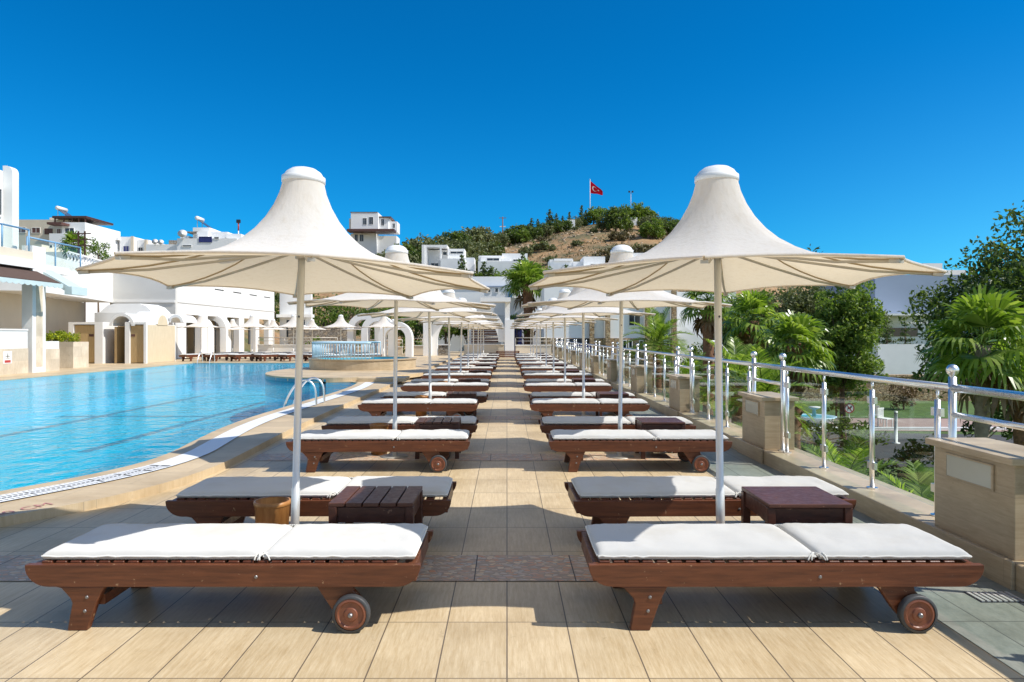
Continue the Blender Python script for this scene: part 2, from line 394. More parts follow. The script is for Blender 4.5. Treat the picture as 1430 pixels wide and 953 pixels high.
# ------------------------------------------------------------------ terrace and pool
PER = 4.08
NP = 10
def smooth_line(pts, it=3):
    for _ in range(it):
        q = [pts[0]]
        for a, b in zip(pts, pts[1:]): q += [(a[0]*.75+b[0]*.25, a[1]*.75+b[1]*.25), (a[0]*.25+b[0]*.75, a[1]*.25+b[1]*.75)]
        pts = q + [pts[-1]]
    return pts
def offset(pts, d):
    out = []
    for i, p in enumerate(pts):
        a = pts[max(0, i-1)]; b = pts[min(len(pts)-1, i+1)]
        tx, ty = b[0]-a[0], b[1]-a[1]; L = math.hypot(tx, ty) or 1
        out.append((p[0]+ty/L*d, p[1]-tx/L*d))
    return out
EDGE = smooth_line([(-16,.4),(-9,1.6),(-6.4,3.6),(-5.3,5.1),(-4.6,6.3),(-4.12,7.3),(-4.0,8.2),(-4.15,9.2),(-4.34,10.6),(-4.41,12),(-4.36,13.8),(-4.34,15.2),(-4.24,17.3),(-4.28,19.4),(-4.42,20.9)], 2)
STEP = smooth_line([(-16,-1.6),(-9,-.3),(-6.2,2.4),(-4.9,4.2),(-3.96,5.45),(-3.4,6.25),(-3.13,7.4),(-3.2,9),(-3.27,10.5),(-3.33,13),(-3.35,17),(-3.35,24)], 2)
ISL = [(-5.6 + 2.9*math.cos(RAD(a)), 25.8 + 4.5*math.sin(RAD(a))) for a in range(-88, -271, -4)]
POOL = EDGE + [(-4.75,21.35)] + ISL + [(-5.6,35.9), (-16,35.9), (-16,.4)]
DZ = .08
deck = MB().sheet([[(-40,-6),(-16,-6)] + STEP + [(-3.35,60)] + [(-40,60)], POOL], DZ)
deck.v = [tuple(v) for v in deck.v]
n0 = len(STEP)
for a, b in zip(STEP, STEP[1:]): deck.add([(a[0],a[1],DZ),(b[0],b[1],DZ),(b[0],b[1],-.02),(a[0],a[1],-.02)], [(0,1,2,3)])
deck.add([(-3.35,24,DZ),(-3.35,60,DZ),(-3.35,60,-.02),(-3.35,24,-.02)], [(0,1,2,3)])
struct(deck, 'pool_pavement', 'pool_deck_stone')
terr = MB().sheet([[(p[0]-.02, p[1]) for p in STEP] + [(-3.37,52),(3.4,52),(3.4,-6),(-16,-6)]], 0)
struct(terr, 'terrace_floor', 'floor_travertine')
struct(MB().sheet([[(2.265,-6),(3.0,-6),(3.0,52),(2.265,52)]], .004), 'slate_pavement', 'slate_floor')
for k in range(-1, 10):
    y = 4.268 + PER*k
    struct(MB().sheet([[(-3.05 if k > 0 else (-3.6 if k == 0 else -6),y),(2.26,y),(2.26,y+.5),(-3.1 if k != 0 else -4.4,y+.5)]], .004), 'mosaic_pavement', 'floor_mosaic')
kb = MB().box(2.98,3.44,-6,50,-.1,.16)
struct(kb, 'kerb', 'clad_travertine', bevel=.012)
struct(MB().box(-40,3.44,49.9,50.2,-3.4,.0).box(3.40,3.46,-6,50,-4.2,-.05), 'terrace_wall', 'white_stucco')
# pool basin
basin = MB().sheet([POOL], -1.35)
for a, b in zip(POOL, POOL[1:] + POOL[:1]):
    basin.add([(a[0],a[1],-1.35),(b[0],b[1],-1.35),(b[0],b[1],.045),(a[0],a[1],.045)], [(0,1,2,3)])
rim_ = MB()
for a, b in zip(POOL, POOL[1:] + POOL[:1]): rim_.add([(a[0],a[1],.045),(b[0],b[1],.045),(b[0],b[1],DZ),(a[0],a[1],DZ)], [(0,1,2,3)])
struct(rim_, 'pool_kerb', 'pool_deck_stone')
def pool_tile():
    t = NT('pool_tile'); b = mortar(t, t.pos(), .24, .24, 0, .006)
    n = t.noise(t.pos(), .8, 3); n2 = t.noise(t.pos(scale=(3.2,3.2,3.2)), 1.6, 2, .4)
    c = t.ramp(b.outputs['Color'], [(0,(.02,.66,.90)), (1,(.06,.80,.97))])
    c = t.mix(c, (.03,.74,.94), .5); c = t.mix(c, (.6,.8,.85), t.ramp(n,[(.4,0),(.7,.3)]), 'MULTIPLY')
    c = t.mix(c, (.35,.65,.75), b.outputs['Fac'])
    t.bsdf(c, .4); M['pool_tile'] = t.m
pool_tile()
struct(basin, 'pool_floor', 'pool_tile')
ln = MB()
for p, q in (((-10.3,17),(-10.3,33)), ((-14.2,17),(-14.2,33)), ((-15.6,24.5),(-10.5,24.5))):
    d = (Vector(q)-Vector(p)).normalized(); n = Vector((-d.y, d.x))*.14
    ln.add([(p[0]+n.x,p[1]+n.y,-1.34),(q[0]+n.x,q[1]+n.y,-1.34),(q[0]-n.x,q[1]-n.y,-1.34),(p[0]-n.x,p[1]-n.y,-1.34)], [(0,1,2,3)])
plain('lane_tile', (.02,.10,.22), .4)
struct(ln, 'pool_floor_markings', 'lane_tile')
def water():
    t = NT('pool_water')
    g = t.n('ShaderNodeNewGeometry').outputs['Position']
    dn = t.noise(t.pos(scale=(1,1,1)), 1.1, 2, .5); w1 = t.noise(t.pos(scale=(1,.75,1)), 4.6, 3, .55); w2 = t.noise(t.pos(), 15, 2, .5)
    h = t.math('ADD', t.math('MULTIPLY', dn, .9), t.math('ADD', w1, t.math('MULTIPLY', w2, .18)))
    nr = t.bump(h, .34, .10)
    fr = t.n('ShaderNodeFresnel'); t.ior(fr, 1.33); t.l(nr, fr.inputs['Normal'])
    gl = t.n('ShaderNodeBsdfGlossy'); gl.inputs['Roughness'].default_value = .02; t.l(nr, gl.inputs['Normal'])
    rf = t.n('ShaderNodeBsdfRefraction'); rf.inputs['IOR'].default_value = 1.33; rf.inputs['Roughness'].default_value = 0; t.l(nr, rf.inputs['Normal'])
    rf.inputs['Color'].default_value = (.25,.95,1,1)
    tr = t.n('ShaderNodeBsdfTransparent'); tr.inputs['Color'].default_value = (.25,.95,1,1)
    m1 = t.n('ShaderNodeMixShader'); m1.inputs[0].default_value = .32; t.l(tr.outputs[0], m1.inputs[1]); t.l(rf.outputs[0], m1.inputs[2])
    m2 = t.n('ShaderNodeMixShader'); t.l(t.math('MULTIPLY', fr.outputs[0], .68), m2.inputs[0]); t.l(m1.outputs[0], m2.inputs[1]); t.l(gl.outputs[0], m2.inputs[2])
    t.l(m2.outputs[0], t.out.inputs['Surface']); M['pool_water'] = t.m
water()
struct(MB().sheet([POOL], .055), 'pool_water', 'pool_water')
# coping, overflow grating
def strip(mb, A, B, z):
    for i in range(len(A)-1): mb.add([(*A[i],z),(*A[i+1],z),(*B[i+1],z),(*B[i],z)], [(0,1,2,3)])
    return mb
struct(strip(MB(), offset(EDGE,-.012), offset(EDGE,.2), DZ+.005), 'pool_kerb', 'pool_deck_stone')
og = thing('overflow_grating', 'white slotted overflow grating following the curved pool edge', 'pool grating', (-4.5,9,DZ))
def rel(mb, o): mb.v = [(v[0]-o[0], v[1]-o[1], v[2]-o[2]) for v in mb.v]; return mb
OGL = (-4.5,9,DZ)
rel(strip(MB(), offset(EDGE,.2), offset(EDGE,.48), DZ+.005), OGL).build('channel', 'grate_dark', og)
far_ = [p for p in EDGE if p[1] > 7.5]
rel(strip(MB(), offset(far_,.2), offset(far_,.48), DZ+.0105), OGL).build('cover_strip', 'grate_white', og)
sl_ = MB(); strip(sl_, offset(EDGE,.195), offset(EDGE,.225), DZ+.011); strip(sl_, offset(EDGE,.33), offset(EDGE,.35), DZ+.011); strip(sl_, offset(EDGE,.455), offset(EDGE,.485), DZ+.011)
acc = 0
for i in range(len(EDGE)-1):
    a, b = Vector(EDGE[i]), Vector(EDGE[i+1]); d = b-a; L = d.length
    if a.y < 3.5 or a.y > 7.6: continue
    d.normalize(); n = Vector((d.y,-d.x)); u = acc
    while u < L:
        p = a + d*u; w = d*.0172; A = p+n*.225; B = p+n*.455
        sl_.add([(*(A-w),DZ+.011),(*(A+w),DZ+.011),(*(B+w),DZ+.011),(*(B-w),DZ+.011)], [(0,1,2,3)]); u += .045
    acc = u - L
rel(sl_, OGL).build('slats', 'grate_white', og)
def text(name, body, size, mat, mx, extr=.0):
    cu = bpy.data.curves.new(name, 'FONT'); cu.body = body; cu.size = size; cu.extrude = extr; cu.align_x = 'LEFT'; cu.resolution_u = 3
    tmp = bpy.data.objects.new(name, cu); COL.objects.link(tmp)
    dg = bpy.context.evaluated_depsgraph_get(); me = bpy.data.meshes.new_from_object(tmp.evaluated_get(dg))
    bpy.data.objects.remove(tmp); me.name = name; me.materials.clear(); me.materials.append(M[mat])
    me.transform(mx); o = bpy.data.objects.new(name, me); COL.objects.link(o); return o
p0 = Vector((wx(16,1391.6/(717-CY)), 1391.6/(717-CY))); p1 = Vector((wx(68,1391.6/(706-CY)), 1391.6/(706-CY)))
dr = (p1-p0); ang = math.atan2(dr.y, dr.x)
tm = text('depth_marking', 'DEPTH 140 CM', .165, 'faded_red', Matrix.Rotation(ang,4,'Z'))
bx = [v.co for v in tm.data.vertices]; full = max((p-Vector((0,0,0))).length for p in bx)
e_ = p1 + Vector((.03,-.06)) ; tm.location = (e_.x - math.cos(ang)*full, e_.y - math.sin(ang)*full + .09, DZ+.006)
tag(tm, 'faded red depth lettering on the pale stone beside the overflow grating', 'pool marking')
# island platform and round pool
PLZ = .2
pl = MB(); ISO = [(-5.6 + 2.9*math.cos(RAD(a)), 25.8 + 4.5*math.sin(RAD(a))) for a in range(0, 360, 6)]
pl.sheet([ISO], PLZ)
for a, b in zip(ISO, ISO[1:]+ISO[:1]): pl.add([(*a,PLZ),(*b,PLZ),(*b,DZ-.001),(*a,DZ-.001)], [(0,1,2,3)])
struct(pl, 'platform_floor', 'pool_deck_stone')
wl = MB()
for a, b in zip(ISL, ISL[1:]):
    wl.add([(a[0]*1.0015+.009,a[1],PLZ-.05),(b[0]*1.0015+.009,b[1],PLZ-.05),(b[0]*1.0015+.009,b[1],-.5),(a[0]*1.0015+.009,a[1],-.5)], [(0,1,2,3)])
plain('teal_tile', (.02,.24,.36), .35, var=.15, scale=8)
struct(wl, 'platform_wall', 'teal_tile')
rp = thing('round_pool', 'raised round splash pool clad in pale stone with blue water', 'pool', (-5.65,27.6,PLZ))
MB().lathe([(2.05,0),(2.05,.35),(2.09,.36),(2.09,.40),(1.8,.40),(1.8,.05),(0,.05)], n=64, smooth=False).build('wall', 'clad_travertine', rp)
plain('turquoise_tile', (.10,.55,.68), .3)
MB().lathe([(1.795,.06),(1.795,.37)], n=48, caps=False).build('lining', 'turquoise_tile', rp)
MB().sheet([[(1.79*math.cos(2*PI*k/48),1.79*math.sin(2*PI*k/48)) for k in range(48)]], .30).build('water', 'pool_water', rp)
MB().sheet([[(1.79*math.cos(2*PI*k/48),1.79*math.sin(2*PI*k/48)) for k in range(48)]], .06).build('basin', 'turquoise_tile', rp)
rr = thing('curved_railing', 'pale blue curved metal railing around one half of the raised round pool', 'railing', (-5.65,27.6,PLZ+.40))
A0, A1 = 80, 292
top = [(1.93*math.cos(RAD(a)), 1.93*math.sin(RAD(a)), .60) for a in range(A0, A1+1, 5)]
MB().tube(top, .035, 8).build('handrail', 'pale_blue_paint', rr)
MB().tube([(x,y,.06) for x,y,z in top], .02, 6).build('bottom_rail', 'pale_blue_paint', rr)
bmx = MB()
for i in range(54):
    a = RAD(A0 + (A1-A0)*i/53); x, y = 1.93*math.cos(a), 1.93*math.sin(a); bmx.tube([(x,y,0),(x,y,.6)], .016, 6)
bmx.build('balusters', 'pale_blue_paint', rr)['kind'] = 'stuff'
st = MB().box(-4.55,-3.1,21.3,22.4,DZ,DZ+.11); struct(st, 'pavement_step', 'pool_deck_stone', bevel=.008)
def ladder(loc, rz, label):
    r = thing('pool_ladder', label, 'ladder', loc, rz, 'pool ladders')
    for s in (0, .62):
        pts = [(.0,s,-.02),(.0,s,.18),(-.02,s,.36),(-.10,s,.48),(-.22,s,.53),(-.36,s,.48),(-.48,s,.34),(-.60,s,.12),(-.66,s,-.1),(-.68,s,-.9)]
        pts = [(p[0],p[1],p[2]) for p in pts]
        MB().tube(smooth3(pts), .022, 8).build('rail', 'rail_chrome', r)
    for z in (-.25,-.5,-.75): MB().box(-.74,-.64,0,.62,z,z+.03).build('tread', 'rail_chrome', r)
def smooth3(p, it=2):
    p = [Vector(x) for x in p]
    for _ in range(it):
        q = [p[0]]
        for a, b in zip(p, p[1:]): q += [a.lerp(b,.25), a.lerp(b,.75)]
        p = q + [p[-1]]
    return p
ladder((-3.82,14.05,DZ), 0, 'chrome pool ladder with looped handrails beside the poolside loungers')
ladder((-15.1,36.25,DZ), PI/2, 'small chrome pool ladder at the far end of the pool')

# ------------------------------------------------------------------ sun loungers
def cushion(x0, x1, y0, y1, z0, h, seed):
    mb = MB(); nx, ny = 36, 20; rng = random.Random(seed); vs = []; fs = []
    for j in range(ny+1):
        for i in range(nx+1):
            u, v = i/nx*2-1, j/ny*2-1
            # denser towards the rim
            u = math.copysign(1-(1-abs(u))**1.5, u); v = math.copysign(1-(1-abs(v))**1.5, v)
            cu, cv = u, v
            k = max(0, 1-abs(u)**16)*max(0, 1-abs(v)**10)
            # rounded plan corners
            cr = max(0, abs(u)+abs(v)*.35-1.2)*.12 + max(0, abs(v)+abs(u)*.2-1.12)*.07
            x = (x0+x1)/2 + (x1-x0)/2*cu*(1-cr*.25); y = (y0+y1)/2 + (y1-y0)/2*cv*(1-cr*.5)
            w = mnoise.noise(Vector((x*5+seed, y*5, seed)))*.011*k + mnoise.noise(Vector((x*16+seed, y*16, seed)))*.006*k + mnoise.noise(Vector((x*34, y*3+seed, 2)))*.006*(1-k)
            vs.append((x, y, z0 + h*.42 + h*.58*k**.5 + w))
    for j in range(ny):
        for i in range(nx): a = j*(nx+1)+i; fs.append((a, a+1, a+nx+2, a+nx+1))
    mb.add(vs, fs, True)
    rim = [i for i in range(nx+1)] + [j*(nx+1)+nx for j in range(1, ny+1)] + [ny*(nx+1)+i for i in range(nx-1,-1,-1)] + [j*(nx+1) for j in range(ny-1,0,-1)]
    lo = [(vs[i][0]*.992+.008*(x0+x1)/2, vs[i][1]*.985+.015*(y0+y1)/2, z0+h*.06) for i in rim]
    n = len(rim); mb.add([vs[i] for i in rim] + lo, [(k, (k+1)%n, (k+1)%n+n, k+n) for k in range(n)] + [tuple(range(n, 2*n))[::-1]], True)
    pip = MB().tube([(vs[i][0]*1.0, vs[i][1], vs[i][2]-.003) for i in rim] + [vs[rim[0]]], .0055, 6, cap=False)
    return mb, pip
def rail_poly():
    p = [(-1,.335)]; 
    for k in range(9): a = PI + (PI/2)*k/8; p.append((-1+.12+.12*math.cos(a), .325+.1*math.sin(a)))
    for k in range(9): a = 1.5*PI + (PI/2)*k/8; p.append((1-.12+.12*math.cos(a), .325+.1*math.sin(a)))
    return p + [(1,.335)]
def make_lounger(detail=True):
    r = thing('sun_lounger', 'x', 'sun lounger', group='wooden sun loungers in two rows along the terrace')
    for s in (-1, 1): MB().prism(rail_poly(), s*.325, s*.288).build('side_rail', 'lounger_wood', r, bevel=.004, seg=2 if detail else 1)
    for s in (-1, 1): MB().box(s*.955-.02, s*.955+.02, -.287, .287, .24, .333).build('end_rail', 'lounger_wood', r, bevel=.003)
    sm = MB(); x = -.915
    while x < .92: sm.box(x-.027, x+.027, -.2865, .2865, .318, .343); x += .0735
    sm.build('slats', 'slat_wood', r, bevel=.003, seg=1)
    for bx_, bz in ((.17,.275),(-.70,.10),(-.69,.17),(.61,.14)): MB().lathe([(0,-.004),(.007,-.003),(.009,0),(0,0)], (bx_,-.3255 if bz > .2 else -.3185,bz), 10, False, 'Y').build('bolt', 'hub_metal', r)
    for x in (-.45,.05,.5): MB().box(x-.03,x+.03,-.2865,.2865,.25,.3165).build('cross_bar', 'lounger_wood', r)
    for s in (-1, 1):
        y0, y1 = sorted((s*.318, s*.278))
        MB().prism([(-.86,.224),(-.82,.215),(-.775,.165),(-.765,.14),(-.79,.0),(-.69,.0),(-.64,.145),(-.60,.224)], y0, y1).build('leg', 'lounger_wood', r, bevel=.005)
        MB().prism([(.47,.224),(.545,.11),(.58,.07),(.66,.055),(.735,.085),(.735,.12),(.66,.2),(.655,.224)], y0*.97, y1*.97).build('wheel_bracket', 'lounger_wood', r, bevel=.005)
        MB().box(-.7 if s<0 else -.7,-.62,-.277,.277,.12,.17).build('stretcher', 'lounger_wood', r) if s < 0 else None
        yc = s*.338
        w = MB().lathe([(.03,-.012),(.060,-.010),(.063,-.018),(.078,-.018),(.080,-.012)] if 0 else [(.0,.022),(.080,.022),(.080,-.014),(.066,-.018),(.060,-.010),(.036,-.010),(.032,-.018),(.018,-.020),(0,-.020)], (0,0,0), 28, False, 'Y')
        if s > 0: w.v = [(a,-b,c) for a,b,c in w.v]
        wo = w.build('wheel', 'wheel_wood', r, bevel=.0015, seg=1); wo.location = (.655, yc, .095)
        MB().lathe([(.0805,.023),(.091,.023),(.095,.016),(.095,-.012),(.091,-.017),(.0805,-.017)], (0,0,0), 28, True, 'Y', False).build('tyre', 'tyre_rubber', wo)
        hb = MB().lathe([(0,-.034),(.008,-.034),(.012,-.029),(.013,-.0205),(0,-.0205)], (0,0,0), 12, False, 'Y')
        if s > 0: hb.v = [(a,-b,c) for a,b,c in hb.v]
        hb.build('hub', 'hub_metal', wo)
    return r
def cushions(r, seed):
    for nm, a, b in (('long_cushion',-.95,.172),('short_cushion',.186,.97)):
        m, p = cushion(a, b, -.276, .287, .345, .05, seed + (0 if nm[0] == 'l' else 7))
        c = m.build(nm, 'cushion_fabric', r); p.build('piping', 'piping_fabric', c)
    for s in (-1,1):
        tie = MB()
        for q in range(4):
            a = .179+random.Random(seed+q+s).uniform(-.03,.03)
            tie.tube(smooth3([(a,s*.262,.38),(a+.02*(q-1.5),s*.284,.37),(a+.028*(q-1.5),s*.292,.349)],1), .004, 5)
        tie.build('tassel', 'piping_fabric', r)
lg = [make_lounger() for _ in range(3)]
for i, l in enumerate(lg): cushions(l, 3+i*11)
rngp = random.Random(5)
used = set()
for side, cx, desc in (('pool', -1.44, 'poolside row'), ('rail', 1.42, 'railing-side row')):
    for k in range(2*NP):
        pair, sec = divmod(k, 2)
        y = 3.55 + PER*pair + (1.37 if sec else 0) + .325
        j = (k + (1 if side == 'rail' else 0)) % 3
        jit = rngp.uniform(-.05,.05) if k else 0
        first = j not in used; used.add(j)
        xx = cx + (-.0 if not sec else (.02 if side == 'rail' else .03)) + jit
        if k == 0 and side == 'rail': xx = 1.415
        o = place(lg[j], first, (xx, y + jit*.6, 0), rngp.uniform(-.02,.02) if k else 0,
              f'wooden sun lounger with white cushions, {nth(k)} from the near end of the {desc}')
# ------------------------------------------------------------------ tables, bins
def make_table(slatted):
    r = thing('side_table', 'x', 'side table', group='low wooden tables between the loungers')
    if slatted:
        for k in range(5): MB().box(-.265+.1075*k,-.265+.1075*k+.098,-.25,.25,.425,.45).build('top_slat', 'table_wood', r, bevel=.004)
    else: MB().box(-.26,.26,-.26,.26,.425,.45).build('top', 'table_wood', r, bevel=.005)
    for sx in (-1,1):
        for sy in (-1,1): MB().box(sx*.24-.025,sx*.24+.025,sy*.225-.025,sy*.225+.025,0,.424).build('leg', 'table_wood', r, bevel=.004)
    for s in (-1,1):
        MB().box(-.214,.214,s*.225-.012,s*.225+.012,.325,.42).build('apron', 'table_wood', r, bevel=.003)
        MB().box(s*.24-.012,s*.24+.012,-.199,.199,.325,.42).build('apron', 'table_wood', r, bevel=.003)
    MB().box(-.214,.214,-.199,.199,.12,.14).build('shelf', 'table_wood', r)
    return r
tA, tB = make_table(True), make_table(False)
for k in range(NP):
    y = 4.63 + PER*k; jx = rngp.uniform(-.05,.05) if k else 0
    place(tA, k == 0, (-.85+jx, y, 0), rngp.uniform(-.03,.03) if k else 0, f'slatted dark wood side table, {nth(k)} from the near end of the poolside row')
    place(tB, k == 0, (1.885+jx, y-.02, 0), rngp.uniform(-.03,.03) if k else 0, f'closed top dark wood side table, {nth(k)} from the near end of the railing row')
r = thing('waste_bin', 'x', 'bin', group='round wooden bins beside the poolside umbrella poles')
MB().lathe([(.098,0),(.115,.375),(.118,.38),(.110,.38),(.092,.02),(0,.02)], n=32).build('body', 'bin_wood', r)
MB().lathe([(.1185,.355),(.1205,.36),(.1205,.383),(.109,.383)], n=32, caps=False).build('rim', 'bin_wood', r)
for k in range(NP): place(r, k == 0, (-1.585 + (0 if k == 0 else rngp.uniform(-.04,.04)), 4.74+PER*k, 0), k*.7, f'round pale wooden bin by the {nth(k)} umbrella pole of the poolside row')
# ------------------------------------------------------------------ umbrellas
PROF = [(.128,2.52),(.150,2.43),(.185,2.345),(.235,2.26),(.30,2.18),(.38,2.11),(.48,2.05),(.60,2.0),(.74,1.955),(.90,1.915),(1.05,1.888),(1.18,1.872),(1.29,1.862)]
def make_umbrella():
    r = thing('parasol', 'x', 'umbrella', group='white peaked parasols in two rows over the loungers')
    mb = MB(); SEG = 6; N = 8*SEG; vs = []; fs = []
    ph = RAD(-112.5)
    for ri, (rr_, z) in enumerate(PROF):
        t = ri/(len(PROF)-1)
        for k in range(N):
            a = ph + 2*PI*k/N; f = (k % SEG)/SEG; d = abs(f-.5)*2   # 1 on a seam, 0 mid panel
            octo = math.cos(PI/8)/math.cos((f-.5)*PI/4)             # straight edge between two corners
            sc = 1 - .065*(1-d*d)
            g = min(1, max(0, (rr_-.13)/.9))
            rad = rr_*((1-g) + g*octo*(1 - (1-sc)*t**2))
            zz = z - .016*(1-d*d)*math.sin(PI*min(1,t*1.05))*g + .022*(1-d*d)*t**3
            vs.append((rad*math.cos(a), rad*math.sin(a), zz))
    for i in range(len(PROF)-1):
        for k in range(N): fs.append((i*N+k, i*N+(k+1)%N, (i+1)*N+(k+1)%N, (i+1)*N+k))
    mb.add(vs, fs, True); ca = mb.build('canopy', 'canopy_fabric', r, fix=False)
    # sharp seams along the eight ribs
    L = (len(PROF)-1)*N
    hem = MB().tube([Vector(vs[L+k]) for k in range(N)] + [vs[L]], .009, 6, cap=False); hem.build('hem', 'canopy_fabric', ca)
    sea = MB()
    for q in range(8):
        pts = [Vector(vs[i*N+q*SEG]) - Vector((0,0,.010)) for i in range(3, len(PROF))]
        sea.tube(pts, .0055, 4)
    sea.build('seams', 'seam_fabric', ca)
    MB().lathe([(.0,2.605),(.04,2.603),(.08,2.592),(.112,2.570),(.128,2.545),(.131,2.54),(.140,2.538),(.140,2.503),(.132,2.50),(.127,2.51)], n=32).build('cap', 'cap_plastic', r)
    pr = MB().lathe([(.028,0),(.028,.50),(.0235,.505),(.0235,2.30),(0,2.3)], n=20).build('pole', 'pole_metal', r)
    MB().lathe([(.0,0),(.17,0),(.17,.012),(.04,.016),(.04,.06),(.029,.06)], n=24).build('base_plate', 'arm_metal', r)
    MB().lathe([(.024,2.0),(.042,2.0),(.042,2.08),(.024,2.08)], n=16).build('collar', 'arm_metal', r)
    for q in range(8):
        a = ph + 2*PI*q/8; c, s = math.cos(a), math.sin(a)
        ar = MB().tube([(.04*c,.04*s,2.05),(.45*c,.45*s,1.965),(.9*c,.9*s,1.88),(1.245*c,1.245*s,1.845)], .0085, 6).build('arm', 'arm_metal', r)
        MB().bar((1.225*c,1.225*s,1.848),(1.28*c,1.28*s,1.842), .036, .018).build('arm_tip', 'arm_metal', ar)
    MB().lathe([(0,-.002),(.007,-.002),(.007,.004),(0,.004)], (0,0,0), 10, False, 'Y').build('bolt', 'dark_metal', pr).location = (0,-.024,1.62)
    return r
fabric('seam_fabric', (.50,.40,.27), (.5,.4,.3), 0, 0, 0)
um = make_umbrella()
for side, x, desc in (('p', -1.385, 'poolside row'), ('r', 1.39, 'railing-side row')):
    for k in range(NP):
        o = place(um, side == 'p' and k == 0, (x, 4.56 + PER*k, 0), RAD(rngp.uniform(-5,5)), f'white peaked parasol on a pole, {nth(k)} from the near end of the {desc}')
        o.rotation_euler = (RAD(rngp.uniform(-1.2,1.2)), RAD(rngp.uniform(-1.1,1.1)), o.rotation_euler.z)
        if k == 0: o.rotation_euler = (RAD(-1.6), RAD(.9), RAD(-4)) if side == 'p' else (RAD(-.7), RAD(-.4), RAD(3))
# ------------------------------------------------------------------ stone pillars and glass railing
pi = thing('stone_pillar', 'x', 'pillar', group='low stone pillars along the glass railing')
MB().box(3.01,3.36,-.39,.39,.16,.725).build('shaft', 'clad_travertine', pi, bevel=.004)
MB().box(2.965,3.40,-.43,.43,.728,.772).build('cap', 'clad_travertine', pi, bevel=.006)
MB().box(2.955,2.978,-.44,.44,0,.17).build('plinth', 'clad_travertine', pi, bevel=.006)
lf = MB().box(3.0,3.009,-.2,.24,.545,.685).build('lamp_panel', 'lamp_glass', pi)
MB().box(2.998,3.008,-.22,.26,.686,.697).box(2.998,3.008,-.22,.26,.533,.544).box(2.998,3.008,-.22,-.201,.545,.685).box(2.998,3.008,.241,.26,.545,.685).build('lamp_frame', 'clad_travertine', lf)
pi.name = 'stone_pillar'
NPIL = 11
for k in range(NPIL): place(pi, k == 0, (0, 4.55+4.04*k, 0), 0, f'travertine pillar with a lamp panel, {nth(k)} from the near end of the glass railing')
rb = thing('glass_railing', 'x', 'railing', group='bays of the glass and chrome railing')
RX = 3.19; TZ = 1.12; BAY = 4.04
# origin: the middle of a pillar; the bay runs on to the next pillar
MB().tube([(RX,-BAY+.47,TZ),(RX,.47,TZ)], .028, 12).build('top_rail', 'rail_chrome', rb)
MB().tube([(RX,-.47,.93),(RX,.47,.93)], .021, 10).build('lower_rail', 'rail_chrome', rb)
for y in (-.475,.475):
    p_ = MB().tube([(RX,y,.16),(RX,y,1.20)], .027, 14).lathe([(.029,.16),(.055,.16),(.055,.172),(.029,.176)], (RX,y,0), 14, False).build('post', 'rail_chrome', rb)
    MB().lathe([(0,1.29)]+[(.042*math.sin(PI*t/10), 1.248+.042*math.cos(PI*t/10)) for t in range(1,9)]+[(.02,1.205),(.02,1.196)], (RX,y,0), 18).build('ball', 'rail_chrome', p_)
ys = [-.60,-1.53,-2.46,-3.39]
for y in ys:
    p_ = MB().tube([(RX,y,.16),(RX,y,1.02)], .021, 12).tube([(RX,y,1.02),(RX,y,1.09)], .011, 8).lathe([(.026,.16),(.048,.16),(.048,.17),(.026,.174)], (RX,y,0), 12, False).build('post', 'rail_chrome', rb)
    for z in (.36,.93): MB().box(RX-.013,RX+.013,y-.062,y+.062,z-.03,z+.03).build('clamp', 'rail_chrome', p_)
for a, b in zip(ys, ys[1:]): MB().box(RX-.004,RX+.004,b+.045,a-.045,.22,1.0).build('glass_pane', 'clear_glass', rb)
for k in range(NPIL): place(rb, k == 0, (0, 4.55+4.04*k, 0), 0, f'chrome railing bay with clear glass panes and ball posts, {nth(k)} from the near end')
MB_dr = thing('floor_drain', 'small rectangular metal drain grate set in the slate beside the first pillar', 'drain', (2.78,4.0,.004))
dd = MB()
for k in range(8): dd.box(-.12+.032*k,-.12+.032*k+.018,-.07,.07,.002,.008)
dd.build('bars', 'pole_metal', MB_dr); MB().box(-.13,.13,-.08,.08,.0,.0018).build('frame', 'dark_metal', MB_dr)
# wooden crate at the end of the aisle
cr = thing('wooden_bench', 'brown wooden slatted bench closing the far end of the aisle', 'bench', (.05,45.2,0))
MB().box(-.75,.75,-.25,.25,.42,.47).build('seat', 'lounger_wood', cr)
sb = MB()
for z in (.06,.18,.30): sb.box(-.72,.72,-.24,-.21,z,z+.09)
sb.build('front_slats', 'lounger_wood', cr)
for s in (-1,1): MB().box(s*.7-.04,s*.7+.04,-.2,.24,0,.419).build('leg', 'lounger_wood', cr)
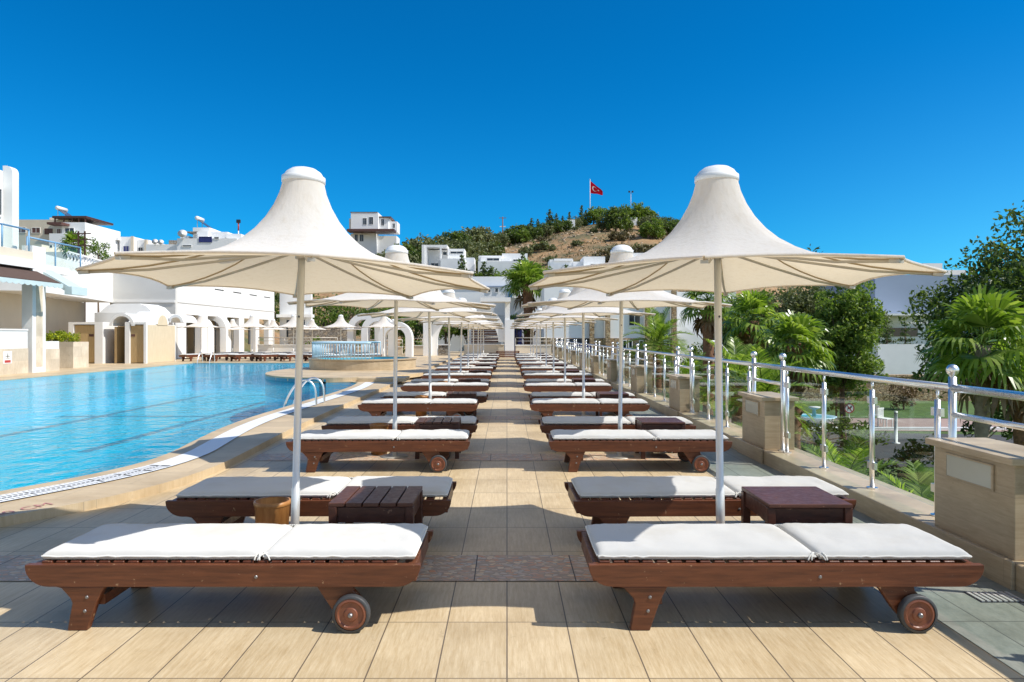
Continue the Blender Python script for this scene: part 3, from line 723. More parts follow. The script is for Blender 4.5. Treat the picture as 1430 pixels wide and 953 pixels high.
# ------------------------------------------------------------------ terrain
def lerp_tab(tab, x):
    if x <= tab[0][0]: return tab[0][1]
    for (a, p), (b, q) in zip(tab, tab[1:]):
        if x <= b: u = (x-a)/(b-a); return p + (q-p)*u
    return tab[-1][1]
HC = [(0,-3),(78,-3),(100,1),(125,7),(140,10.5),(170,20),(215,32),(262,43),(300,40),(420,18),(1500,0)]
HL = [(0,-3),(62,-3),(85,5),(105,12),(140,18),(200,27),(260,34),(420,18),(1500,0)]
MUL = [(-600,.5),(0,.72),(330,.76),(490,.80),(600,.80),(690,.84),(760,.92),(830,1),(905,1),(960,.94),(1080,.74),(1150,.58),(1300,.36),(1800,.25)]
def ground(x, y):
    if y < 52 and x < 3.42: return -3.4
    if y < 60:
        if x > 3.42: return -.75 - 2.25*min(1, max(0, (x-4.2)/5.0)) if x < 9.3 else -3
        return -3.0
    a = CX + F*x/y; w = min(1, max(0, (460-a)/170)); w = w*w*(3-2*w)
    h = lerp_tab(HC, y)*(1-w) + lerp_tab(HL, y)*w
    z = -3 + (h+3)*lerp_tab(MUL, a)
    k = min(1, max(0, (y-95)/60))
    return z + k*(1.5*mnoise.noise(Vector((x*.03,y*.03,1))) + .7*mnoise.noise(Vector((x*.11,y*.11,4))))
xs = [-3000,-1500,-800,-500] + [-360+5*i for i in range(64)] + [-38+2.2*i for i in range(18)] + [3.41,3.43,4.2,5,6,7,8,9.3,11] + [14+5*i for i in range(56)] + [320,400,600,1000,1800,3000]
ys = [-60,-30,-8,0,4,8,12,18,24,30,36,42,48,51.9,52.1,56,59.9,60.1,64,68] + [72+4*i for i in range(62)] + [330,360,400,460,560,700,900,1200,1800,3500]
mb = MB()
for y in ys:
    for x in xs: mb.v.append((x, y, ground(x, y)))
n = len(xs)
for j in range(len(ys)-1):
    for i in range(n-1): a = j*n+i; mb.f.append((a, a+1, a+n+1, a+n)); mb.sm.append(True)
def terrain_mat():
    t = NT('terrain'); v = t.pos()
    n1 = t.noise(v, .09, 5, .6); n2 = t.noise(v, .5, 5, .65); n3 = t.noise(v, 4, 4, .6)
    dirt = t.ramp(n2, [(.3,(.20,.115,.055)), (.5,(.36,.215,.10)), (.7,(.46,.32,.18))])
    green = t.ramp(n3, [(.3,(.045,.06,.022)), (.7,(.11,.115,.05))])
    c = t.mix(dirt, green, t.ramp(t.math('ADD', t.math('MULTIPLY', n1, .6), t.math('MULTIPLY', n2, .4)), [(.47,0),(.56,.85)]))
    sep = t.n('ShaderNodeSeparateXYZ'); t.l(v, sep.inputs[0])
    lush = t.ramp(n3, [(.3,(.03,.06,.012)), (.5,(.07,.12,.02)), (.75,(.15,.20,.04))])
    c = t.mix(lush, c, t.ramp(t.math('MULTIPLY', sep.outputs[1], .01), [(.58,0),(.9,1)]))
    t.bsdf(c, .95, 0, t.bump(n3, .8, .2)); M['terrain'] = t.m
terrain_mat()
struct(mb, 'terrain', 'terrain', fix=False)
# flat garden surfaces below the terrace
GZ = -3
struct(MB().sheet([[(9.5,24),(60,22),(60,29),(26,31),(9.5,33)]], GZ+.02), 'road', 'asphalt')
struct(MB().sheet([[(11,33.3),(40,31.4),(40,37),(11,38)]], GZ+.024), 'plaza_pavement', 'pink_paving')
struct(MB().sheet([[(11,38.1),(44,37.1),(44,47.5),(11,47.5)]], GZ+.03), 'lawn', 'lawn_green')
struct(MB().box(9.5,40,33,33.25,GZ,GZ+.14), 'road_kerb', 'white_paint')
# ------------------------------------------------------------------ foliage helpers
def leaf(mb, p, s, rng, up=.3, asp=.5):
    d = Vector((rng.gauss(0,1), rng.gauss(0,1), rng.gauss(0,1)-.2)).normalized()
    n = Vector((rng.gauss(0,1), rng.gauss(0,1), rng.gauss(0,1)+up)); w = d.cross(n).normalized()*s*asp; d = d*s
    k = n.normalized()*s*.12
    mb.add([p-d*.5, p-w*.5+k, p+d*.5, p+w*.5+k], [(0,1,2),(0,2,3)])
def crown(c, rad, nclump, per, s, seed, cr=.38, bottom=-1, hollow=.45, asp=.5):
    rng = random.Random(seed); mb = MB(); cs = []
    for i in range(nclump):
        while True:
            v = Vector((rng.gauss(0,1), rng.gauss(0,1), rng.gauss(0,1))).normalized()
            if v.z > bottom: break
        r = hollow + (1-hollow)*rng.random()**.6
        lump = 1 + .22*mnoise.noise(v*2.1 + Vector((seed,0,0)))*2
        cs.append(Vector((c[0]+v.x*rad[0]*r*lump, c[1]+v.y*rad[1]*r*lump, c[2]+v.z*rad[2]*r*lump)))
    m = min(rad)
    for q in cs:
        k = cr*m*rng.uniform(.6,1.25)
        for _ in range(per):
            g_ = Vector((rng.gauss(0,1), rng.gauss(0,1), rng.gauss(0,.75))); g_ = g_*min(1, 1.55/max(.01, g_.length)); p = q + g_*k*.5
            leaf(mb, p, s*rng.uniform(.6,1.35), rng, .6, asp)
    return mb, cs
def trunk(h, r, cs, seed, base=(0,0,0), limbs=6, lean=(0,0)):
    rng = random.Random(seed); mb = MB(); b = Vector(base)
    top = b + Vector((lean[0], lean[1], h))
    mb.tube([b+Vector((0,0,-.3)), b+Vector((0,0,h*.05)), b.lerp(top,.5)+Vector((rng.uniform(-.1,.1)*h*.2,0,0)), top], [r*1.5,r*1.1,r*.85,r*.6], 8)
    for q in rng.sample(cs, min(limbs, len(cs))):
        st = b.lerp(top, rng.uniform(.55,1)); mid = st.lerp(q,.5)+Vector((0,0,-.06*(q-st).length))
        mb.tube([st, mid, q], [r*.45,r*.3,r*.08], 6)
    return mb
def tree(name, label, cat, loc, rad, cz, leafm, barkm='bark', ncl=60, per=40, s=.2, seed=1, tr=.15, group=None, bottom=-.8, th=None, cr=.38, hollow=.45, lean=(0,0), asp=.5):
    r = thing(name, label, cat, loc, 0, group)
    cm, cs = crown((lean[0],lean[1],cz), rad, ncl, per, s, seed, cr, bottom, hollow, asp)
    trunk(th or cz, tr, cs, seed, limbs=9, lean=lean).build('trunk', barkm, r)
    cm.build('crown', leafm, r, fix=False)
    return r
def conifer(name, label, cat, loc, h, rb, leafm, seed, tiers=14, per=26, s=.3, group=None):
    r = thing(name, label, cat, loc, 0, group); rng = random.Random(seed); mb = MB(); br = MB()
    br.tube([(0,0,-.3),(0,0,h*.5),(0,0,h*.97)], [h*.022,h*.014,.01], 7)
    for i in range(tiers):
        t = i/(tiers-1); z = h*(.12+.86*t); R = rb*(1-t)**.75*rng.uniform(.8,1.15)+.05
        nb = max(4, int(9*(1-t)+3))
        for b in range(nb):
            a = rng.uniform(0, 2*PI); L = R*rng.uniform(.65,1.1); d = Vector((math.cos(a), math.sin(a), -.12+.25*t))
            if i % 2 == 0: br.tube([(0,0,z), tuple(Vector((0,0,z))+d*L)], [h*.006,.008], 4)
            for _ in range(max(3, int(per*L/rb))):
                u = rng.random()**.7; p = Vector((0,0,z)) + d*L*u + Vector((rng.gauss(0,1),rng.gauss(0,1),rng.gauss(0,.7)))*.09*rb
                leaf(mb, p, s*rng.uniform(.6,1.3), rng, .3, .4)
    br.build('trunk', 'bark', r); mb.build('crown', leafm, r, fix=False); return r
def fan_frond(mb, st, base, az, el, L, R, rng, droop=.5, nb=17):
    d = Vector((math.cos(az)*math.cos(el), math.sin(az)*math.cos(el), math.sin(el)))
    tip = base + d*L + Vector((0,0,-L*.12*(1-math.sin(el))))
    st.tube([base, base.lerp(tip,.5)+Vector((0,0,L*.05)), tip], [.022*L,.016*L,.010*L], 4, cap=False)
    side = d.cross(Vector((0,0,1)))
    if side.length < .1: side = Vector((1,0,0))
    side.normalize(); nrm = side.cross(d).normalized()
    tw = rng.uniform(-.4,.4); side = (Matrix.Rotation(tw, 3, d) @ side); nrm = (Matrix.Rotation(tw, 3, d) @ nrm)
    hw = R*math.sin(RAD(125)/nb)*.95
    for i in range(nb):
        a = RAD(-118 + 236*i/(nb-1)) + rng.uniform(-.04,.04); l = R*(1-.22*abs(math.sin(a/2)))*rng.uniform(.88,1.06)
        v = d*math.cos(a) + side*math.sin(a); w = v.cross(nrm).normalized()*hw
        p1 = tip + v*l*.52 + nrm*R*.10; p2 = tip + v*l*.80 + nrm*R*.05 + Vector((0,0,-droop*R*.16)); p3 = tip + v*l*.95 + Vector((0,0,-droop*R*.50))
        mb.add([tip, p1-w*.5, p1+w*.5, p2-w*.36, p2+w*.36, p3], [(0,1,2),(1,3,4,2),(3,5,4)])
def fan_palm(label, loc, hz, L, R, seed, tr=.14, n=34, skirt=14, group='fan palms', barkm='palm_bark', lo=-.5, nb=17, dr=.62):
    r = thing('fan_palm', label, 'palm', loc, 0, group); rng = random.Random(seed); cm, st, sk = MB(), MB(), MB(); top = Vector((0,0,hz))
    for i in range(n):
        u = (i+.5)/n; el = lo + (1.45-lo)*u**1.1; az = i*2.399963 + rng.uniform(-.25,.25)
        fan_frond(cm, st, top + Vector((0,0,.15*u*L)), az, el, L*rng.uniform(.8,1.1)*(1-.25*u), R*rng.uniform(.85,1.1), rng, dr*(.35+.9*(1-u)*rng.uniform(.6,1.2)), nb)
    tm = MB(); pts = []; rs = []
    for i in range(17):
        t = i/16; pts.append((.04*math.sin(t*3+seed), .04*math.cos(t*2+seed), -.3 + (hz+.3)*t)); rs.append(tr*(1.25 if i == 0 else 1)*(1+.10*(i%2))*(1.05 if t > .8 else 1))
    tm.tube(pts, rs, 11)
    for i in range(int(40*min(1,hz/3))):   # cut leaf bases
        z = hz*(1-.65*rng.random()**1.4)-.05; a = rng.uniform(0,2*PI); q = Vector((math.cos(a), math.sin(a), 0))
        tm.bar(q*tr*.8+Vector((0,0,z)), q*tr*1.75+Vector((0,0,z+tr*1.1)), tr*.45, tr*.16)
    tm.build('trunk', barkm, r)
    for i in range(skirt):
        fan_frond(sk, sk, top+Vector((0,0,-.08*L*(i%4))), rng.uniform(0,2*PI), rng.uniform(-1.3,-.75), L*.8, R*.75, rng, .8, 9)
    if skirt: sk.build('dead_fronds', 'leaf_brown', r, fix=False)
    cr_ = cm.build('crown', 'leaf_palm', r, fix=False); st.build('stalks', 'leaf_bright', cr_, fix=False)
    return r
def feather_palm(label, loc, hz, L, n, seed, tr=.12, leafm='leaf_palm', lo=-.1, name='feather_palm', group='feather palms', ll=.30, nl=30, hi=1.4):
    r = thing(name, label, 'palm', loc, 0, group); rng = random.Random(seed); mb, st = MB(), MB()
    for i in range(n):
        u = (i+.5)/n; el = lo + (hi-lo)*u; az = i*2.399963 + rng.uniform(-.2,.2); Lf = L*rng.uniform(.8,1.1)
        d0 = Vector((math.cos(az)*math.cos(el), math.sin(az)*math.cos(el), math.sin(el))); p = Vector((0,0,hz)); pts = [p.copy()]; d = d0.copy()
        for k in range(9): p = p + d*Lf/9; pts.append(p.copy()); d = (d + Vector((0,0,-.13-.05*(1-u)))).normalized()
        st.tube(pts, [.014*L*(1-.085*k) for k in range(10)], 4, cap=False)
        for k in range(nl):
            t = .15 + .85*k/(nl-1); f = t*9; i0 = min(8, int(f)); q = pts[i0].lerp(pts[i0+1], f-i0); ax = (pts[i0+1]-pts[i0]).normalized()
            sd = ax.cross(Vector((0,0,1)));
            if sd.length < .05: sd = Vector((1,0,0))
            sd.normalize(); up = sd.cross(ax)
            l = ll*L*math.sin(PI*min(.98, .12+.88*t)*.92+.12)**.6
            for s in (-1,1):
                v = (ax*.62 + sd*s*.75 + up*.22*rng.uniform(.3,1.5)).normalized()*l; w = ax*.013*L
                e = q + v + Vector((0,0,-.12*l)); m_ = q + v*.5
                mb.add([q-w*.6, m_-w, e, m_+w, q+w*.6], [(0,1,2,3,4)])
    MB().tube([(0,0,-.4),(0,0,hz*.5),(0,0,hz)], [tr*1.3,tr,tr*1.1], 9).build('trunk', 'palm_bark', r)
    c_ = mb.build('crown', leafm, r, fix=False); st.build('stalks', 'leaf_bright', c_, fix=False); return r
# ------------------------------------------------------------------ garden below the terrace
def gz(x, y): return ground(x, y)
def at(px, y): x = wx(px, y); return (x, y, gz(x, y))
t_ = tree('broadleaf_tree', 'large dark green tree overhanging the garden beyond the nearest glass bay', 'tree', (13.75,18,-3), (3.0,2.6,2.8), 4.75, 'leaf_dark', ncl=330, per=120, s=.145, seed=11, tr=.2, bottom=-.95, th=3.2, cr=.25, hollow=.3)
t_ = tree('broadleaf_tree', 'bright bushy tree with feathery edges in the garden', 'tree', at(1178,28), (1.6,1.5,2.3), 4.35, 'leaf_mid', ncl=190, per=120, s=.15, seed=21, tr=.12, bottom=-.98, cr=.28, hollow=.25)
tree('broadleaf_tree', 'dry greyish tree next to the bright bushy one', 'tree', at(1108,31), (1.7,1.6,2.0), 4.6, 'leaf_olive', ncl=120, per=90, s=.17, seed=22, tr=.12, bottom=-.9, cr=.34)
tree('broadleaf_tree', 'dark tree behind the fan palms in the garden', 'tree', at(1052,34), (2.3,1.8,2.2), 4.0, 'leaf_dark', ncl=130, per=85, s=.19, seed=23, tr=.14, bottom=-.9, cr=.34)
tree('shrub', 'low dark shrub under the bright bushy tree', 'shrub', at(1150,24), (1.9,1.2,.8), .9, 'leaf_dark', ncl=50, per=40, s=.15, seed=25, tr=.06, cr=.4)
tree('shrub', 'bronze leaved shrub before the white wall with the small windows', 'shrub', at(975,30), (1.0,.9,1.1), 2.5, 'leaf_dark', ncl=40, per=40, s=.16, seed=26, tr=.06, cr=.4)
tree('shrub', 'wide dark shrub along the shaded road', 'shrub', at(1330,20), (2.2,1.0,.9), .8, 'leaf_dark', ncl=50, per=40, s=.16, seed=27, tr=.06, cr=.4)
tree('shrub', 'tall yellow-green shrub next to the fountain', 'shrub', at(1168,38), (.55,.5,1.0), 1.1, 'leaf_bright', ncl=30, per=40, s=.13, seed=28, tr=.05, cr=.5)
tree('shrub', 'red tinged shrub at the foot of the rubble wall', 'shrub', at(1262,42), (1.1,.8,.9), .9, 'leaf_brown', ncl=30, per=40, s=.15, seed=29, tr=.05, cr=.5)
conifer('conifer', 'dark small conifer before the pale office block', 'tree', (wx(1238,57.6),57.6,-3), 6.5, 1.5, 'leaf_pine', 31, tiers=15, per=40, s=.28)
conifer('conifer', 'dark narrow conifer next to the pale office block', 'tree', (wx(1264,57.8),57.8,-3), 5.9, 1.2, 'leaf_pine', 32, tiers=13, per=34, s=.26)
conifer('pine_tree', 'tall dark pine showing above the second parasol of the railing side', 'tree', at(1136,62), 12.3, 2.6, 'leaf_pine', 33, tiers=18, per=50, s=.4)
fan_palm('large glossy fan palm by the nearest glass bay', at(1374,12.2), 3.9, .62, .66, 41, tr=.11, n=30, skirt=5, barkm='grey_bark', lo=-.7, nb=21)
fan_palm('fan palm with hanging fronds right of the third railing pillar', at(1112,17.5), 3.3, .58, .62, 42, tr=.13, n=30, skirt=7, lo=-.75)
fan_palm('fan palm between the dark tree and the second parasol pole', at(1052,21), 4.1, .62, .62, 43, tr=.13, n=30, skirt=8, lo=-.6)
fan_palm('fan palm with a shaggy brown trunk before the white wall', at(988,27.5), 5.2, .75, .68, 44, tr=.2, n=28, skirt=8, lo=-.6)
fan_palm('small fan palm at the edge of the frame behind the big one', at(1425,15), 3.6, .6, .6, 46, tr=.12, n=24, skirt=4, lo=-.6)
feather_palm('feather palm with arching fronds low behind the railing', at(1066,11.5), 1.15, 1.0, 22, 51)
feather_palm('feather palm next to the lamp post', at(1030,14), 1.5, 1.0, 20, 52)
feather_palm('feather palm before the golden stone base of the white hotel wing', at(918,20), 2.0, 1.2, 22, 53)
feather_palm('feather palm behind the fifth railing bay', at(960,16), 1.0, 1.0, 18, 54)
feather_palm('cycad with curling fronds in the planting below the second glass bay', (4.75,7.9,-1.2), .4, 1.0, 20, 55, tr=.1, lo=.0)
feather_palm('cycad with long fronds below the first glass bay', (5.0,6.3,-1.5), .45, .95, 20, 56, tr=.1, lo=.05)
feather_palm('cycad in the planting between the second and third glass bay', (4.9,10.2,-1.2), .35, 1.0, 18, 57, tr=.1, lo=.0)
feather_palm('spiky cycad close under the nearest pillar', (4.3,5.1,-.8), .3, .7, 16, 58, tr=.06, lo=.5, nl=24)
feather_palm('cycad in the planting by the fourth glass bay', (4.8,13.2,-1.2), .4, 1.0, 18, 59, tr=.1, lo=.0)
gr = MB(); rg = random.Random(8)
for i in range(9000):
    y = 3.6 + 42*rg.random()**1.6; x = 3.5 + 2.6*rg.random()**1.3; z = gz(x, y); h = rg.uniform(.07,.22)*(1+.4*(y>12)); a = rg.uniform(0,2*PI); w = .012+.0006*y
    dx, dy = math.cos(a), math.sin(a); l = rg.uniform(.1,.8)
    gr.add([(x-dy*w,y+dx*w,z),(x+dy*w,y-dx*w,z),(x+dx*l*h*.4+dy*w*.6,y+dy*l*h*.4-dx*w*.6,z+h*.65),(x+dx*l*h,y+dy*l*h,z+h)], [(0,1,2),(0,2,3)])
tag(gr.build('grass', 'leaf_bright', fix=False), 'green ground cover growing on the bank below the glass railing', 'ground cover', kind='stuff')
fo = thing('fountain', 'pale blue round fountain bowl on the lawn', 'fountain', (15.1,34.5,GZ+.02))
MB().lathe([(.55,0),(.5,.12),(.75,.25),(1.0,.42),(1.03,.5),(.95,.5),(.85,.42),(0,.38)], n=40).build('basin', 'pale_blue_paint', fo)
MB().lathe([(.10,.38),(.08,.8),(.28,.9),(.30,.95),(0,.93)], n=20).build('spout_bowl', 'white_paint', fo)
MB().sheet([[(.86*math.cos(2*PI*k/30),.86*math.sin(2*PI*k/30)) for k in range(30)]], .46).build('water', 'pool_water', fo)
sg = thing('road_sign', 'round no dogs sign with a red ring and slash on a thin post', 'sign', at(1186,27))
MB().tube([(0,.02,0),(0,.02,1.9)], .025, 8).build('post', 'arm_metal', sg)
MB().lathe([(0,0),(.19,0),(.19,.012),(0,.012)], (0,-.012,1.68), 32, False, 'Y').build('disc', 'white_paint', sg)
q_ = MB(); 
for k in range(32):
    a, b = 2*PI*k/32, 2*PI*(k+1)/32
    q_.add([(r_*math.cos(t), -.016, 1.68+r_*math.sin(t)) for r_, t in ((.19,a),(.155,a),(.155,b),(.19,b))], [(0,1,2,3)])
q_.add([(-.12,-.0165,1.82),(-.10,-.0165,1.84),(.13,-.0165,1.54),(.11,-.0165,1.52)], [(0,1,2,3)]); q_.build('red_ring', 'red_paint', sg)
MB().box(-.07,.05,-.0155,-.0145,1.66,1.72).box(-.07,-.05,-.0155,-.0145,1.59,1.66).box(.03,.05,-.0155,-.0145,1.59,1.66).box(.04,.09,-.0155,-.0145,1.70,1.77).build('dog_symbol', 'black_paint', sg)
lp = thing('street_lamp', 'white garden lamp post with three curved arms', 'lamp', at(1026,24))
zt = wz(478,24) - gz(wx(1026,24),24)
MB().tube([(0,0,0),(0,0,zt-.9),(0,0,zt-.1)], [.05,.04,.03], 10).build('post', 'white_paint', lp)
for a in (0, 2.1, 4.2):
    c, s = math.cos(a+.3), math.sin(a+.3)
    ar = MB().tube(smooth3([(0,0,zt-.9),(.15*c,.15*s,zt-.45),(.5*c,.5*s,zt-.05),(.75*c,.75*s,zt+.02)]), .022, 6).build('arm', 'white_paint', lp)
    MB().lathe([(0,-.05),(.1,-.04),(.12,0),(.08,.04),(0,.05)], (.8*c,.8*s,zt+.01), 12).build('lamp_head', 'white_paint', ar)
bo = thing('bollard_light', 'slim pale bollard post standing by the garden road', 'bollard', at(1251,29))
MB().lathe([(.16,0),(.16,.05),(.07,.06),(.065,1.2),(.07,1.21),(.07,1.35),(0,1.36)], n=16).build('post', 'white_paint', bo)
MB().lathe([(.066,1.24),(.072,1.24),(.072,1.30),(.066,1.30)], n=16).build('lens', 'lamp_glass', bo)
def garden_chair(loc, rz, label):
    c = thing('garden_chair', label, 'chair', loc, rz, 'white garden chairs')
    MB().box(-.25,.25,-.25,.25,.4,.44).build('seat', 'white_paint', c)
    bk = MB()
    for k in range(5): bk.box(-.24+.1*k,-.18+.1*k,.22,.25,.45,.85)
    bk.box(-.25,.25,.215,.255,.851,.92).build('backrest_slats', 'white_paint', c)
    for sx in (-1,1):
        for sy in (-1,1): MB().box(sx*.22-.02,sx*.22+.02,sy*.22-.02,sy*.22+.02,0,.399).build('leg', 'white_paint', c)
garden_chair((wx(1236,34),34,GZ+.03), .5, 'white garden chair on the pink paving, turned away')
garden_chair((wx(1222,35.5),35.5,GZ+.03), 2.4, 'white garden chair on the pink paving behind the other chair')
rw = thing('rubble_wall', 'rubble stone retaining wall behind the lawn', 'wall', (0,0,0))
MB().box(12,46,47.6,48.2,GZ,-1.35).build('face', 'gold_stone', rw); MB().box(11.9,46.1,47.5,48.3,-1.348,-1.22).build('coping', 'gold_stone', rw)
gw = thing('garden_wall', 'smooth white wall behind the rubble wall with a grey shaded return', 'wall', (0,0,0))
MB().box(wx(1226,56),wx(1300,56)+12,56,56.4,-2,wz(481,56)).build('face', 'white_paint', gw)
MB().box(wx(1190,54),wx(1226,56)-.01,55,55.3,-2,wz(502,55)).build('return_wall', 'grey_shade_stucco', gw)  # shade of the white wall's return, put into its grey colour
# ------------------------------------------------------------------ buildings
def window(root, x, z, w, h, y, fm='white_paint', pm='window_glass', bars=1, face='f', t=.06):
    """a framed window on the wall face y (f: facing -Y, r: facing +X at x=y, coordinates along Y)"""
    def B(mb, a0, a1, d0, d1, z0, z1):
        return mb.box(a0,a1,y-d1,y-d0,z0,z1) if face == 'f' else mb.box(y+d0,y+d1,a0,a1,z0,z1)
    fr = MB(); B(fr,x-w/2-t,x-w/2,.004,.07,z-h/2-t,z+h/2+t); B(fr,x+w/2,x+w/2+t,.004,.07,z-h/2-t,z+h/2+t); B(fr,x-w/2,x+w/2,.004,.07,z-h/2-t,z-h/2); B(fr,x-w/2,x+w/2,.004,.07,z+h/2,z+h/2+t)
    for k in range(bars): q = x-w/2+w*(k+1)/(bars+1); B(fr,q-t*.35,q+t*.35,.031,.055,z-h/2,z+h/2)
    f = fr.build('window', fm, root); p = MB(); B(p,x-w/2,x+w/2,.004,.03,z-h/2,z+h/2); p.build('pane', pm, f); return f
def house(name, label, loc, wallboxes, wins=(), group=None, cat='house', wall='white_stucco', rz=0):
    r = thing(name, label, cat, loc, rz, group)
    for b in wallboxes: MB().box(*b[:6]).build('wall', b[6] if len(b) > 6 else wall, r)
    for w in wins: window(r, *w[:5], **(w[5] if len(w) > 5 else {}))
    return r
def dish(parent, p, r_=.5, az=0):
    m = MB().lathe([(0,-.02)]+[(r_*t/6, .22*r_*(t/6)**2-.02) for t in range(1,7)], n=18)
    rot = Matrix.Rotation(RAD(62),4,'X') @ Matrix.Identity(4); rot = Matrix.Rotation(az,4,'Z') @ rot
    m.v = [tuple(rot @ Vector(v) + Vector(p)) for v in m.v]
    m.tube([(p[0],p[1],p[2]),(p[0],p[1],p[2]-r_*1.3)], .04, 6)
    return m
def solar(parent, x, y, z, s=1, az=0):
    mx = Matrix.Translation((x,y,z)) @ Matrix.Rotation(az,4,'Z')
    MB().box(-.9*s,.9*s,-.9*s,.9*s,-.04,.04, mx @ Matrix.Translation((0,0,.55*s)) @ Matrix.Rotation(RAD(35),4,'Y')).build('solar_panel', 'grey_solar', parent)
    m = MB().tube([(0,-1*s,0),(0,1*s,0)], .28*s, 12); m.v = [tuple(mx @ (Vector(v)+Vector((-.85*s,0,1.35*s)))) for v in m.v]; m.build('water_tank', 'cap_plastic', parent)
    m = MB().bar((-.85*s,-.8*s,0),(-.85*s,-.8*s,1.2*s),.06,.06).bar((-.85*s,.8*s,0),(-.85*s,.8*s,1.2*s),.06,.06); m.v = [tuple(mx @ Vector(v)) for v in m.v]; m.build('stand', 'arm_metal', parent)
# --- bar building at the far left of the pool (its front is the plane x = -17.8)
bb = thing('bar_building', 'white pool bar with a travertine counter, balcony and tall round-topped pier', 'building', (-17.8,26,DZ))
ox, oy, oz = -17.8, 26, DZ
def part(nm, mat, x0, x1, y0, y1, z0, z1, bev=0, root=None): return MB().box(x0-ox,x1-ox,y0-oy,y1-oy,z0-oz,z1-oz).build(nm, mat, root or bb, bevel=bev)
part('counter', 'pale_cladding', -18.1,-17.8,12,26.1,.08,1.0)
part('counter_wall', 'white_paint', -18.1,-17.83,12,26.1,1.003,1.66)
part('counter_top', 'white_paint', -18.2,-17.8,12,26.1,1.662,1.72)
co = part('column', 'white_paint', -18.15,-17.75,26.25,27.0,.08,4.85); part('column_panel', 'pale_cladding', -17.749,-17.74,26.45,26.82,.3,3.5, root=None)
part('side_wall', 'pale_cladding', -18.3,-17.85,27.0,28.0,.08,.95); part('side_wall', 'white_paint', -18.3,-17.87,27.0,28.0,.953,1.25)
part('floor_slab', 'white_paint', -26,-17.62,10,26.24,3.98,4.28); part('balcony_fascia', 'cream_stucco', -18.0,-17.72,10,26.24,4.283,4.6)
part('back_wall', 'white_stucco', -22.4,-22.1,8,29.5,0,3.97); part('inner_pier', 'white_paint', -21.2,-20.6,24.6,25.2,.08,3.97); part('inner_pier', 'white_paint', -21.2,-20.6,20.6,21.2,.08,3.97)
part('doorway', 'brown_paint', -22.09,-22.06,25.8,26.7,.08,2.5); part('doorway', 'brown_paint', -22.09,-22.06,22.3,23.2,.08,2.5)
part('ceiling_beam', 'grey_shade_stucco', -22,-18,25.2,25.7,3.5,3.97)
part('upper_wall', 'white_stucco', -27,-18.75,16,26.1,4.29,7.6)
w_ = window(bb, -.06-18.72+.0-ox+18.72-.0, 0,0,0,0) if 0 else None
pr_ = [(-18.76,4.29),(-18.4,4.29),(-18.4,7.55)] + [(-18.65+.25*math.cos(RAD(a)), 7.55+.25*math.sin(RAD(a))) for a in range(0,91,10)] + [(-18.76,7.8)]
MB().prism([(x-ox, z-oz) for x, z in pr_], 26.11-oy, 26.45-oy, 'XZ').build('pier', 'white_paint', bb)
window(bb, 25.85-oy, 6.4-oz, .2, .95, -18.75-ox, 'white_paint', 'window_glass', 0, 'r')
window(bb, -19.3-ox, 6.35-oz, .42, 1.7, 16-oy, 'white_paint', 'brown_paint', 0)
aw = MB(); 
for (x0,z0),(x1,z1) in (((-17.95,4.0),(-16.85,3.46)),): aw.add([(x0-ox,10-oy,z0-oz),(x0-ox,26.5-oy,z0-oz),(x1-ox,26.5-oy,z1-oz),(x1-ox,10-oy,z1-oz),(x0-ox,10-oy,z0-oz-.03),(x0-ox,26.5-oy,z0-oz-.03),(x1-ox,26.5-oy,z1-oz-.03),(x1-ox,10-oy,z1-oz-.03)], [(0,1,2,3),(7,6,5,4),(0,4,5,1),(1,5,6,2),(2,6,7,3),(3,7,4,0)])
awo = aw.build('awning', 'awning_fabric', bb)
va = MB(); y = 10.
while y < 26.4:
    pts = [(y,3.43)] + [(y+.3*k/6, 3.30-.05*math.sin(PI*k/6)) for k in range(7)] + [(y+.3,3.43)]
    va.prism([(a-oy,b-oz) for a,b in pts], -16.845-ox, -16.83-ox, 'YZ'); y += .302
va.build('valance', 'pale_teal_paint', awo)
for y in (26.2, 21.5, 17): MB().bar((-17.9-ox,y-oy,3.55-oz),(-16.9-ox,y-oy,3.36-oz),.08,.12).build('awning_arm', 'pale_teal_paint', awo)
MB().bar((-18-ox,27.3-oy,3.95-oz),(-16.75-ox,27.3-oy,3.22-oz),.9,.22).build('folded_awning', 'pale_teal_paint', bb)
MB().box(-16.9-ox,-16.62-ox,26.8-oy,27.8-oy,3.05-oz,3.35-oz).build('awning_cassette', 'pale_teal_paint', bb)
br_ = MB().tube([(-17.85-ox,10-oy,5.42-oz),(-17.85-ox,26.2-oy,5.42-oz)], .035, 8)
y = 12.2
rl = br_.build('balcony_rail', 'blue_paint', bb)
while y < 26.4: MB().tube([(-17.85-ox,y-oy,4.6-oz),(-17.85-ox,y-oy,5.42-oz)], .03, 8).build('baluster_post', 'blue_paint', rl); y += 1.4
MB().box(-17.86-ox,-17.845-ox,12-oy,26-oy,4.65-oz,5.35-oz).build('balcony_glass', 'clear_glass', rl)
MB().box(-18.9-ox,-18.4-ox,26.1-oy,29.5-oy,4.0-oz,4.3-oz).build('side_balcony_slab', 'white_paint', bb)
r2 = MB().tube([(-18.6-ox,27.2-oy,5.3-oz),(-18.6-ox,30.6-oy,5.3-oz)], .035, 8).build('side_balcony_rail', 'blue_paint', bb)
for y in (27.2,28.9,30.6): MB().tube([(-18.6-ox,y-oy,4.2-oz),(-18.6-ox,y-oy,5.3-oz)], .03, 8).build('baluster_post', 'blue_paint', r2)
MB().box(-18.61-ox,-18.595-ox,27.3-oy,30.5-oy,4.25-oz,5.22-oz).build('balcony_glass', 'clear_glass', r2)
ns = thing('safety_sign', 'small white pictogram sign with a red line on the bar counter wall', 'sign', (-17.795,25.0,.7))
MB().box(0,.006,-.22,.22,-.22,.22).build('plate', 'white_paint', ns)
